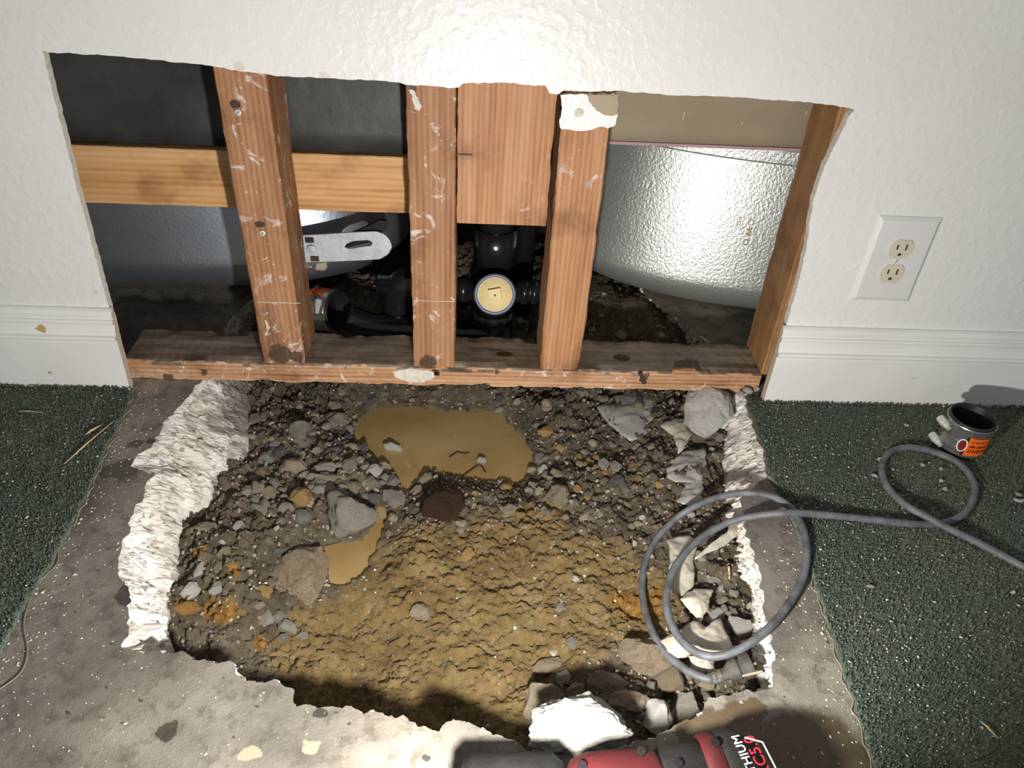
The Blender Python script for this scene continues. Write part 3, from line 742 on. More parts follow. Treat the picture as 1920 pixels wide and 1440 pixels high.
# bottom plate
pe = empty('bottom_plate'); tag(pe, 'worn timber bottom plate lying across the front of the opening', 'timber plate')
pme = timber_me('timber', -.515, .485, YF, YB, .0005, .0381, 'x', 260, .0014, .003, 61, .006)
pme.materials.append(MAT['plate_front']); pme.materials.append(MAT['plate_top'])
for f in pme.polygons: f.material_index = 1 if f.normal.z > .6 else 0
obj('timber', pme, None, pe)
def on_plate(u, v): return at_z(u, v, .0382)
for (u, v, rx, ry) in ((1165, 672, .014, .008), (945, 665, .015, .006), (1052, 672, .006, .003)):
    p = on_plate(u, v); n = 16
    P = [(p.x+math.cos(k*2*math.pi/n)*rx*(.8+.3*rng.random()), p.y+math.sin(k*2*math.pi/n)*ry*(.8+.3*rng.random())) for k in range(n)]
    obj('wood_knot', extrude_poly('wood_knot', P, .0375, .0389, 'z'), 'rust', pe)
def patch_xz(par, name, px, mat):
    return patch(par, name, px, YF-.0025, YF+.002, mat, 40, .001)
patch_xz(pe, 'plaster_smear', [(738, 695), (770, 690), (800, 693), (822, 697), (812, 708), (790, 716), (760, 712), (742, 706)], 'chip')
patch_xz(pe, 'wood_sliver', [(1262, 692), (1300, 690), (1312, 697), (1295, 705), (1272, 706), (1262, 700)], 'plate_front')
patch_xz(pe, 'nail_gouge', [(1198, 698), (1203, 698), (1213, 717), (1205, 719), (1199, 712)], 'slot')
patch_xz(pe, 'nail_gouge', [(812, 692), (824, 695), (824, 703), (814, 702)], 'rust')

# ---- panels behind the studs
def panel(name, x0, x1, y, z0, z1, t, mat, label, cat, wob=.004):
    nx, nz = 40, 30; V = []; Fc = []
    for j in range(nz+1):
        for i in range(nx+1):
            x = x0+(x1-x0)*i/nx; z = z0+(z1-z0)*j/nz
            V.append((x, y+mnoise.noise(Vector((x*5, z*5, 3)))*wob, z))
    n = len(V); V += [(x, y+t+wob, z) for x, _, z in V]
    for j in range(nz):
        for i in range(nx):
            a = j*(nx+1)+i; Fc.append((a, a+1, a+nx+2, a+nx+1)); Fc.append((a+n, a+n+nx+1, a+n+nx+2, a+n+1))
    for i in range(nx): Fc.append((i, i+n, i+n+1, i+1))
    o = obj(name, mesh(name, V, Fc), mat, None, True); tag(o, label, cat); return o
panel('felt_paper', -.95, -.045, .134, .3345, 1.2, .004, 'tar', 'black felt paper sheet behind the left studs', 'felt paper', .006)
pb = panel('wall_board', .10, .80, .185, .347, 1.2, .012, 'tanboard', 'tan wallboard above the pale tub', 'wallboard', .0006)
obj('board_edge', box_me('board_edge', .10, .80, .182, .199, .3425, .3475, .001), 'pink', pb)['label'] = 'pinkish lower edge'
def scratch(par, u, v, l, y):
    p = at_y(u, v, y); obj('scratch', box_me('scratch', p.x-.0007, p.x+.0007, y-.0006, y+.001, p.z-l/2, p.z+l/2), 'chip', par)
scratch(pb, 1282, 217, .012, .1845); scratch(pb, 1512, 212, .008, .1845); scratch(pb, 1391, 231, .006, .1845)

# ---- bath tubs (long sides to the wall)
def tub_surface(cx, cy, a, b, n, z0, z1, rc, draft):
    def S(th, t):
        """th plan angle, t 0 bottom .. 1 rim"""
        # t<.45: rounded bottom, else wall
        if t < .5:
            k = t/.5; ang = k*math.pi/2
            inset = rc*(1-math.sin(ang)); z = z0+rc*(1-math.cos(ang))*.85
        else:
            k = (t-.5)/.5; inset = -draft*k; z = z0+rc*.85+(z1-z0-rc*.85)*k
        aa, bb_ = a-inset*1.5, b-inset
        c, s = math.cos(th), math.sin(th)
        r = (abs(c)**n+abs(s)**n)**(-1/n)
        return Vector((cx+aa*r*c, cy+bb_*r*s, z))
    return S
def tub_me(name, S, nu=160, nt=44):
    V = []; Fc = []
    for j in range(nt+1):
        for i in range(nu): V.append(S(2*math.pi*i/nu, j/nt))
    for j in range(nt):
        for i in range(nu): Fc.append((j*nu+i, j*nu+(i+1) % nu, (j+1)*nu+(i+1) % nu, (j+1)*nu+i))
    Fc.append(tuple(range(nu))[::-1])
    me = mesh(name, V, Fc); return me
def rim_ring(name, S, z0, z1, out):
    nu = 160; V = []; Fc = []
    c = (S(0, 1)+S(math.pi, 1))/2
    rows = []
    for (o_, z) in ((0.0, z0), (out, z0), (out+.002, z0+.003), (out+.002, z1-.003), (out, z1), (-.03, z1), (-.03, z0)):
        r = []
        for i in range(nu):
            p = S(2*math.pi*i/nu, 1); d = Vector((p.x-c.x, p.y-c.y, 0)).normalized(); q = p+d*o_
            r.append(len(V)); V.append((q.x, q.y, z))
        rows.append(r)
    for a_, b_ in zip(rows, rows[1:]+rows[:1]):
        for i in range(nu): Fc.append((a_[i], a_[(i+1) % nu], b_[(i+1) % nu], b_[i]))
    return mesh(name, V, Fc)
tr = empty('bath_tub'); tag(tr, 'pale galvanised bath tub behind the right end of the opening', 'bath tub')
SR = tub_surface(.90, .565, .755, .388, 2.8, .014, .318, .085, -.028)
obj('shell', tub_me('shell', SR), 'tub_pale', tr, True)
obj('rim', rim_ring('rim', SR, .312, .338, .034), 'tub_pale', tr)
tl = empty('bath_tub'); tag(tl, 'dark steel bath tub under the pale blocking at the left', 'bath tub')
SL = tub_surface(-.79, .565, .70, .380, 4.2, .030, .335, .095, -.032)
obj('shell', tub_me('shell', SL), 'tub_dark', tl, True)
obj('rim', rim_ring('rim', SL, .33, .35, .003), 'tub_dark', tl)
# slotted strap on the dark tub
def strap():
    Y = .186
    out_px = [(560, 442), (600, 440), (660, 436), (705, 434), (722, 440), (732, 452), (735, 464), (728, 477), (712, 486), (660, 489), (600, 491), (560, 492)]
    slot_px = [(650, 457), (662, 452), (690, 450), (699, 454), (697, 461), (680, 463), (655, 467), (645, 464)]
    O = resample([(at_y(u, v, Y).x, at_y(u, v, Y).z) for u, v in out_px], 60, True); Sx = resample([(at_y(u, v, Y).x, at_y(u, v, Y).z) for u, v in slot_px], 30, True)
    Po = [Vector((a, b, 0)) for a, b in O]; Ps = [Vector((a, b, 0)) for a, b in Sx]
    tri = tessellate_polygon([Po, Ps]); allp = list(O)+list(Sx); n = len(allp)
    V = [(a, Y, b) for a, b in allp]+[(a, Y+.003, b) for a, b in allp]
    Fc = [tuple(t) for t in tri]+[tuple(i+n for i in t[::-1]) for t in tri]
    Fc += [(i, (i+1) % 60, (i+1) % 60+n, i+n) for i in range(60)]+[(60+i, 60+(i+1) % 30, 60+(i+1) % 30+n, 60+i+n) for i in range(30)]
    me = mesh('slotted_strap', V, Fc); bm = bmesh.new(); bm.from_mesh(me); bmesh.ops.recalc_face_normals(bm, faces=bm.faces[:]); bm.to_mesh(me); bm.free()
    o = obj('slotted_strap', me, 'strap', tl); o['label'] = 'slotted bright metal strap'
    p = at_y(585, 468, Y-.002); r = obj('rivet', lathe_me('rivet', [(.0001, 0), (.009, 0), (.008, .003), (.0001, .004)], 18), 'strap', o); r.location = p; r.rotation_euler = (math.pi/2, 0, 0)
    for (u, v) in ((580, 450), (590, 485)):
        q = at_y(u, v, Y-.0004); obj('rust_mark', box_me('rust_mark', q.x-.007, q.x+.007, Y-.0006, Y+.001, q.z-.005, q.z+.005), 'rust', o)
    # dark patch standing in for the shadowed opening above the strap
    hp = [(655, 438), (690, 424), (712, 412), (726, 414), (725, 432), (700, 436)]
    P = resample([(at_y(u, v, .196).x, at_y(u, v, .196).z) for u, v in hp], 30, True)
    obj('shadow_gap_patch', extrude_poly('shadow_gap_patch', [tuple(q) for q in P], .194, .2), 'dark_void', tl)
strap()
# brown stamp on the pale tub
def stamp():
    def surf_pt(u, v):
        d = ray(u, v); best = None
        for th_i in range(400):
            th = math.pi+th_i/400*math.pi*.5
            for t in (.35, .4, .45, .5, .55, .6, .65, .7, .75, .8, .85, .9, .95, 1.0):
                p = SR(th, t); q = p-CAM; k = q.dot(d)/d.dot(d); e = (q-d*k).length
                if best is None or e < best[0]: best = (e, th, t)
        _, th0, t0 = best
        for it in range(3):
            st = .02/(4**it); 
            for a in range(-4, 5):
                for b in range(-4, 5):
                    th, t = th0+a*st*.2, min(1, max(0, t0+b*st*.4))
                    p = SR(th, t); q = p-CAM; k = q.dot(d)/d.dot(d); e = (q-d*k).length
                    if e < best[0]: best = (e, th, t)
            _, th0, t0 = best
        return SR(th0, t0), th0, t0
    p0, th, t = surf_pt(1400, 440)
    du = (SR(th+.01, t)-SR(th-.01, t)).normalized(); dv = (SR(th, t+.01)-SR(th, t-.01)).normalized(); nn = du.cross(dv).normalized()
    if nn.dot(CAM-p0) < 0: nn = -nn
    if du.x < 0: du = -du
    e = obj('stamp_mark', text_me('C W O', .015, .0001), 'ink_brown', tr); e['label'] = 'faint brown printed stamp'
    Mx = Matrix.Identity(4)
    ex, ey = -dv, du
    for i in range(3): Mx[i][0], Mx[i][1], Mx[i][2], Mx[i][3] = ex[i], ey[i], nn[i], (p0+nn*.0014+dv*.028)[i]
    e.matrix_local = Mx
    for k, (off, l) in enumerate(((-.022, .022), (-.0195, .02), (-.017, .018), (.015, .045))):
        b = obj('stamp_line', box_me('stamp_line', -l/2, l/2, -.0005, .0005, -.0001, .0001), 'ink_brown', tr)
        M2 = Mx.copy(); c = p0+nn*.0016+du*off+dv*(.02 if k < 3 else 0.0)
        for i in range(3): M2[i][3] = c[i]
        b.matrix_local = M2
stamp()

# ================================================================== DRAIN PIPES
dp = empty('drain_stack'); tag(dp, 'black drain stack with a round brass cleanout plug behind the studs', 'drain pipe')
CX, CZ, CYv = .0555, .096, .20
pc = at_y(928, 552, .135)
def cyl(name, par, a, b, r, mat, n=28, prof=None):
    a, b = Vector(a), Vector(b); L = (b-a).length
    me = lathe_me(name, prof if prof else [(r, 0), (r, L)], n)
    o = obj(name, me, mat, par); o.location = a; o.rotation_euler = (b-a).to_track_quat('Z', 'Y').to_euler()
    for f in me.polygons: f.use_smooth = len(f.vertices) == 4
    return o
cyl('vertical_pipe', dp, (pc.x, .205, -.09), (pc.x, .205, .75), .030, 'abs')
cyl('upper_collar', dp, (pc.x, .205, .125), (pc.x, .205, .19), .036, 'abs')
cyl('lower_collar', dp, (pc.x, .205, -.02), (pc.x, .205, .03), .036, 'abs')
axis_d = (Vector((CAM.x*.3+pc.x*.7, -1, .42))-Vector((pc.x, 0, 0))).normalized()
axis_d = Vector((0, -1, .36)).normalized()
hub0 = pc-axis_d*.07
cyl('cleanout_hub', dp, hub0, pc, .034, 'abs', 36, [(.031, 0), (.031, .035), (.0345, .042), (.0345, .069), (.0335, .07), (.0295, .07), (.0285, .062), (.0001, .06)])
hr = cyl('hub_rim', dp, pc-axis_d*.001, pc+axis_d*.003, .034, 'grey_pvc', 40, [(.0285, 0), (.0345, 0), (.0350, .0015), (.0345, .0032), (.0305, .0036), (.0290, .0022)])
plug = cyl('cleanout_plug', dp, pc-axis_d*.003, pc+axis_d*.003, .0285, 'brass', 40, [(.0283, 0), (.0283, .0035), (.0272, .0048), (.0001, .0052)])
plug['label'] = 'round brass cleanout plug'
sq = obj('square_nut', box_me('square_nut', -.0105, .0105, -.0105, .0105, .004, .0115, .0008), 'brass', plug); sq.rotation_euler = (0, 0, .2)
obj('center_dot', lathe_me('center_dot', [(.0018, .0112), (.0018, .0119), (.0001, .012)], 10), 'slot', plug)
cyl('side_pipe', dp, (pc.x-.03, .19, .075), (pc.x-.20, .20, .075), .019, 'abs')
cyl('side_pipe', dp, (pc.x+.03, .19, .075), (pc.x+.13, .21, .07), .019, 'abs')
for dx in (.045, .062): cyl('pipe_collar', dp, (pc.x+dx, .192, .0745), (pc.x+dx+.012, .193, .0742), .0225, 'abs')
cyl('pipe_collar', dp, (pc.x-.045, .192, .075), (pc.x-.06, .193, .075), .0225, 'abs')
eb = spline([(pc.x-.12, .198, .075), (pc.x-.155, .20, .078), (pc.x-.168, .205, .055), (pc.x-.17, .21, .02), (pc.x-.172, .215, -.03)], 6)
obj('elbow', tube_me('elbow', eb, .027, 20), 'abs', dp, True)
cyl('vent_pipe', dp, (pc.x+.055, .30, -.05), (pc.x+.055, .30, .6), .02, 'abs')
# low branch pipe with shielded coupling
lp_ = empty('branch_pipe'); tag(lp_, 'black branch pipe lying in the trench left of the drain stack', 'drain pipe')
bp = [at_y(655, 600, .185), at_y(690, 612, .18), at_y(735, 618, .176), at_y(800, 622, .172), (pc.x-.01, .185, -.012)]
obj('pipe', tube_me('pipe', spline(bp, 8), .026, 20, True, None), 'abs', lp_, True)
def ink_mark(par, c, du, dv, n, w_, h_):
    V = [c+du*a*w_+dv*b*h_+n*.0003 for a, b in ((-.5, -.5), (.5, -.5), (.5, .5), (-.5, .5))]
    obj('print_mark', mesh('print_mark', V, [(0, 1, 2, 3)]), 'label_black', par)
def coupling(loc, rot, R, H, label, labang, clampang, screws=True):
    e = empty('pipe_coupling', loc, rot); tag(e, label, 'pipe coupling')
    sl = obj('rubber_sleeve', lathe_me('rubber_sleeve', [(R*.86, .0), (R*.955, 0), (R*.97, .002), (R*.97, H-.002), (R*.955, H), (R*.90, H), (R*.87, H-.003), (R*.86, H*.6), (R*.80, H*.52), (R*.80, H*.48), (R*.86, H*.4)], 56, True), 'rubber', e, True)
    band = obj('steel_band', lathe_me('steel_band', [(R, .004), (R*1.012, .005), (R*1.0, .009), (R*1.0, H*.45), (R*1.01, H*.5), (R*1.0, H*.55), (R*1.0, H-.009), (R*1.012, H-.005), (R, H-.004), (R*.98, H-.004), (R*.98, .004)], 64, True), 'steel', e)
    def arcpatch(name, a0, a1, z0, z1, r, mat, par, n=16):
        V = []; Fc = []
        for k in range(n+1):
            a = a0+(a1-a0)*k/n
            V += [(r*math.cos(a), r*math.sin(a), z0), (r*math.cos(a), r*math.sin(a), z1)]
        for k in range(n): Fc.append((2*k, 2*k+2, 2*k+3, 2*k+1))
        return obj(name, mesh(name, V, Fc), mat, par)
    lb = arcpatch('orange_label', labang, labang+.95, H*.16, H*.72, R*1.016, 'label', e); lb['label'] = 'orange printed label'
    arcpatch('label_black_end', labang-.10, labang, H*.16, H*.72, R*1.016, 'label_black', e, 4)
    for r_ in range(3):
        z = H*(.60-.14*r_); x = labang+.12
        while x < labang+.85:
            wd = .03+.06*rng.random(); arcpatch('print_mark', x, x+wd, z-.0012-.0008*r_, z+.0012+.0008*r_, R*1.02, 'label_black', lb, 2); x += wd+.02+.05*rng.random()
    # emblem ellipse
    def ell(name, rx, rz, r, mat, par):
        V = [(r*math.cos(labang-.17), r*math.sin(labang-.17), H*.44)]; n = 26
        for k in range(n):
            t = 2*math.pi*k/n; a = labang-.17+math.cos(t)*rx/R; V.append((r*math.cos(a), r*math.sin(a), H*.44+math.sin(t)*rz))
        return obj(name, mesh(name, V, [(0, k+1, (k+1) % n+1) for k in range(n)]), mat, par)
    em = ell('emblem', .0068, .0115, R*1.022, 'white_ink', e); ell('emblem_center', .0052, .0098, R*1.026, 'label_red', em)
    for z in (H*.22, H*.78):
        cl = obj('clamp_band', lathe_me('clamp_band', [(R*1.0, z-.0055), (R*1.03, z-.0055), (R*1.03, z+.0055), (R*1.0, z+.0055)], 56, True), 'steel', e) if False else None
        s = obj('clamp_screw', lathe_me('clamp_screw', [(.0001, -.012), (.0035, -.012), (.0035, -.006), (.005, -.006), (.005, .0), (.0062, .0), (.0062, .012), (.005, .013), (.0001, .013)], 8), 'steel_light', e)
        a = clampang; s.location = ((R+.007)*math.cos(a), (R+.007)*math.sin(a), z)
        s.rotation_euler = (math.pi/2, 0, a+math.pi*0)
        hs = obj('screw_housing', box_me('screw_housing', -.006, .004, -.006, .006, -.007, .007, .0012), 'steel', s); hs.rotation_euler = (0, 0, 0); hs.location = (-.004, 0, -.004)
    return e
p_c = at_z(1797, 836, .006)
coupling((p_c.x, p_c.y, .0065), (0, 0, .0), .034, .058, 'steel banded pipe coupling with an orange label standing on the carpet', -2.0, math.pi*1.02)
q_c = at_y(632, 590, .195)
coupling((q_c.x-.045, q_c.y+.02, q_c.z+.0), (0, math.radians(80), math.radians(-25)), .037, .055, 'steel banded coupling with an orange label on the black pipe behind the studs', 2.6, -2.2)

# ================================================================== OUTLET
def outlet():
    ox, oz = .57612, .18962; W_, H_ = 3.5*IN, 5.25*IN
    e = empty('wall_outlet', (ox+W_/2, 0, oz+H_/2)); tag(e, 'white duplex wall outlet with oversized cover plate', 'outlet')
    bm = bmesh.new()
    b0 = [bm.verts.new((sx_*W_/2, .0, sz*H_/2)) for sx_, sz in ((-1, -1), (1, -1), (1, 1), (-1, 1))]
    b1 = [bm.verts.new((sx_*(W_/2), -.0015, sz*(H_/2))) for sx_, sz in ((-1, -1), (1, -1), (1, 1), (-1, 1))]
    b2 = [bm.verts.new((sx_*(W_/2-.0055), -.0055, sz*(H_/2-.0055))) for sx_, sz in ((-1, -1), (1, -1), (1, 1), (-1, 1))]
    for A, B in ((b0, b1), (b1, b2)):
        for i in range(4): bm.faces.new((A[i], A[(i+1) % 4], B[(i+1) % 4], B[i]))
    bm.faces.new(b2); bmesh.ops.recalc_face_normals(bm, faces=bm.faces[:])
    obj('cover_plate', bm_mesh('cover_plate', bm), 'plate_plastic', e)
    for s in (1, -1):
        zc = s*.0195
        P = []
        for k in range(48):
            a = 2*math.pi*k/48; x, z = .0172*math.cos(a), .0172*math.sin(a); P.append((x, zc+max(-.0142, min(.0142, z))))
        f = obj('receptacle', extrude_poly('receptacle', P, -.0072, -.004), 'ivory', e)
        for dx, hh in ((-.0064, .0072), (.0064, .0088)):
            obj('slot', box_me('slot', dx-.0011, dx+.0011, -.0076, -.006, zc+.0035-hh/2, zc+.0035+hh/2), 'slot', f)
        G = [(math.cos(a)*.0026, zc-.0085+max(-.0012, math.sin(a)*.0028)) for a in [2*math.pi*k/16 for k in range(16)]]
        obj('ground_hole', extrude_poly('ground_hole', G, -.0076, -.006), 'slot', f)
    s = obj('screw', lathe_me('screw', [(.0001, 0), (.0036, 0), (.0032, .0012), (.0001, .0016)], 18), 'plate_plastic', e); s.location = (0, -.0054, 0); s.rotation_euler = (math.pi/2, 0, 0)
    obj('slot', box_me('slot', -.003, .003, -.0004, .0004, .0012, .0018), 'tool_grey', s).rotation_euler = (0, 0, 1.1)
outlet()

# ================================================================== CARPET
def carpet(name, edge_px, side, label):
    E = resample([tuple(at_z(u, v, .006)[:2]) for u, v in edge_px], 160)
    d = np.arange(len(E)); E = E+np.stack([fbm(d*.5, d*0, 0, 90, 3)*.0018, d*0], 1)
    nx = 70; V = []; Fc = []; n = len(E)
    xo = 2.2*side
    for i, (x, y) in enumerate(E):
        V.append((x, y, .0004))
        for k in range(nx+1):
            t = (k/nx)**1.6; xx = x+(xo-x)*t
            z = .0065+mnoise.noise(Vector((xx*120, y*120, 4)))*.0010-(.0025 if k == 0 else 0)
            V.append((xx, y, z))
    m = nx+2
    for i in range(n-1):
        for k in range(m-1):
            f = (i*m+k, i*m+k+1, (i+1)*m+k+1, (i+1)*m+k); Fc.append(f)
    me = mesh(name, V, Fc); bm = bmesh.new(); bm.from_mesh(me); bmesh.ops.recalc_face_normals(bm, faces=bm.faces[:])
    if sum(f.normal.z for f in bm.faces) < 0:
        for f in bm.faces: f.normal_flip()
    bm.to_mesh(me); bm.free()
    o = tag(obj(name, me, 'carpet', None, True), label, 'carpet')
    # pile: short tufts standing on the part near the picture
    tv = []; tf = []
    cnt = 26000
    ys = nrg.uniform(-.66, -.015, cnt); ex = np.interp(ys, E[::-1, 1] if E[0, 1] > E[-1, 1] else E[:, 1], E[::-1, 0] if E[0, 1] > E[-1, 1] else E[:, 0])
    xs = ex+side*nrg.uniform(0, 1, cnt)**1.1*(.52 if side > 0 else .36)
    for x, y in zip(xs, ys):
        a = rng.random()*6.283; r = .0011+.0012*rng.random(); h = .0022+.0028*rng.random(); lx, ly = (rng.random()-.5)*.004, (rng.random()-.5)*.004
        b = len(tv); c_, s_ = math.cos(a)*r, math.sin(a)*r
        tv += [(x-c_, y-s_, .0058), (x+c_, y+s_, .0058), (x+lx+s_*.6, y+ly-c_*.6, .0062+h), (x-s_, y+c_, .0058)]
        tf += [(b, b+1, b+2), (b+1, b+3, b+2), (b+3, b, b+2)]
    p = obj('carpet_pile', mesh('carpet_pile', tv, tf), 'carpet', o); p['kind'] = 'stuff'
    return o, E
lc_px = [(247, 735), (238, 765), (215, 810), (172, 905), (130, 990), (85, 1070), (45, 1130), (0, 1220), (-80, 1390), (-130, 1500), (-260, 1800)]
rc_px = [(1400, 757), (1412, 790), (1436, 850), (1442, 885), (1470, 930), (1500, 1005), (1525, 1085), (1560, 1190), (1600, 1310), (1642, 1440), (1700, 1620), (1760, 1820)]
cl_, EL = carpet('carpet', lc_px, -1, 'dark green speckled carpet left of the bare concrete')
cr_, ER = carpet('carpet', rc_px, 1, 'dark green speckled carpet right of the hole under the cord')
def edge_thread(E, lo_, hi_, par, z, off):
    pts_ = [(x+off+.0015*math.sin(i*.9), y, z+.0006*math.sin(i*1.7)) for i, (x, y) in enumerate(E) if lo_ < y < hi_]
    obj('edge_backing', tube_me('edge_backing', pts_, .0009, 6), 'thread', par)
edge_thread(ER, -.66, -.36, cr_, .003, -.0015); edge_thread(ER, -.2, -.02, cr_, .003, -.0015); edge_thread(EL, -.3, -.02, cl_, .003, .0015)

# ================================================================== ROCKS
ICO = {}
def ico(sub):
    if sub not in ICO:
        bm = bmesh.new(); bmesh.ops.create_icosphere(bm, subdivisions=sub, radius=1)
        ICO[sub] = ([v.co.copy() for v in bm.verts], [tuple(v.index for v in f.verts) for f in bm.faces]); bm.free()
    return ICO[sub]
def rock_verts(seed, sub, cuts=13, rough=.10):
    r = random.Random(seed); V, Fc = ico(sub)
    planes = []
    for k in range(cuts):
        d = Vector((r.gauss(0, 1), r.gauss(0, 1), r.gauss(0, 1))).normalized(); planes.append((d, .48+.38*r.random()))
    off = Vector((seed*1.37, seed*.71, seed*.33)); out = []
    for v in V:
        p = v.copy()
        for d, h in planes:
            s = p.dot(d)
            if s > h: p -= d*(s-h)*.92
        n = mnoise.fractal(p*1.7+off, 1.0, 2.0, 4)*rough+mnoise.noise(p*7+off)*rough*.6
        out.append(p*(1+n))
    return out, Fc
ROCKS = {}
def rock_mesh(seed, sub, mat, rough=.1, cuts=13):
    k = (seed, sub, mat)
    if k not in ROCKS:
        V, Fc = rock_verts(seed, sub, cuts, rough); me = mesh('rock', V, Fc); me.materials.append(MAT[mat])
        if mat in ('grey', 'dark'): me.polygons.foreach_set('use_smooth', [sub > 3]*len(me.polygons))
        ROCKS[k] = me
    return ROCKS[k]
def put_rock(u, v, rx, ry, mat, label, group=None, name='rock', p=None, sub=None, sink=.25, flat=.75, tilt=.25, rot=None, cat='rock', cuts=13, seed=None):
    p = at_soil(u, v) if p is None else Vector(p)
    k = m_per_px(p); wx = rx*k; wy = ry*k*1.15; wz = min(wx, wy)*flat
    if sub is None: sub = 2 if rx < 9 else 3 if rx < 30 else 4
    nseed = {2: 10, 3: 12, 4: 40}.get(sub, 8)
    sd = seed if seed is not None else (rng.randrange(nseed))
    o = bpy.data.objects.new(name, rock_mesh(sd, sub, mat, .16, cuts)); COL.objects.link(o)
    o.scale = (wx*1.3, wy*1.3, wz*1.3)
    o.rotation_euler = ((rng.random()-.5)*tilt*2, (rng.random()-.5)*tilt*2, (rng.random()-.5)*.7 if rot is None else rot)
    o.location = p+Vector((0, wy*.12, wz*(1-sink*2)*.6))
    tag(o, label, cat, group); return o
G1 = 'stones in the rubble bank left of the puddle'; L1 = 'grey-tan stone in the rubble bank left of the puddle'
G2 = 'stones in the gravel right of the puddle'; L2 = 'small stone in the gravel right of the puddle'
G3 = 'stones in the muddy left corner'; L3 = 'stone stuck in the muddy left corner of the hole'
G4 = 'pale stones under the cord'; L4 = 'small rounded stone in the gravel inside the cord loop'
G5 = 'rubble at the front right'; L5 = 'brown rubble piece at the front right of the hole'
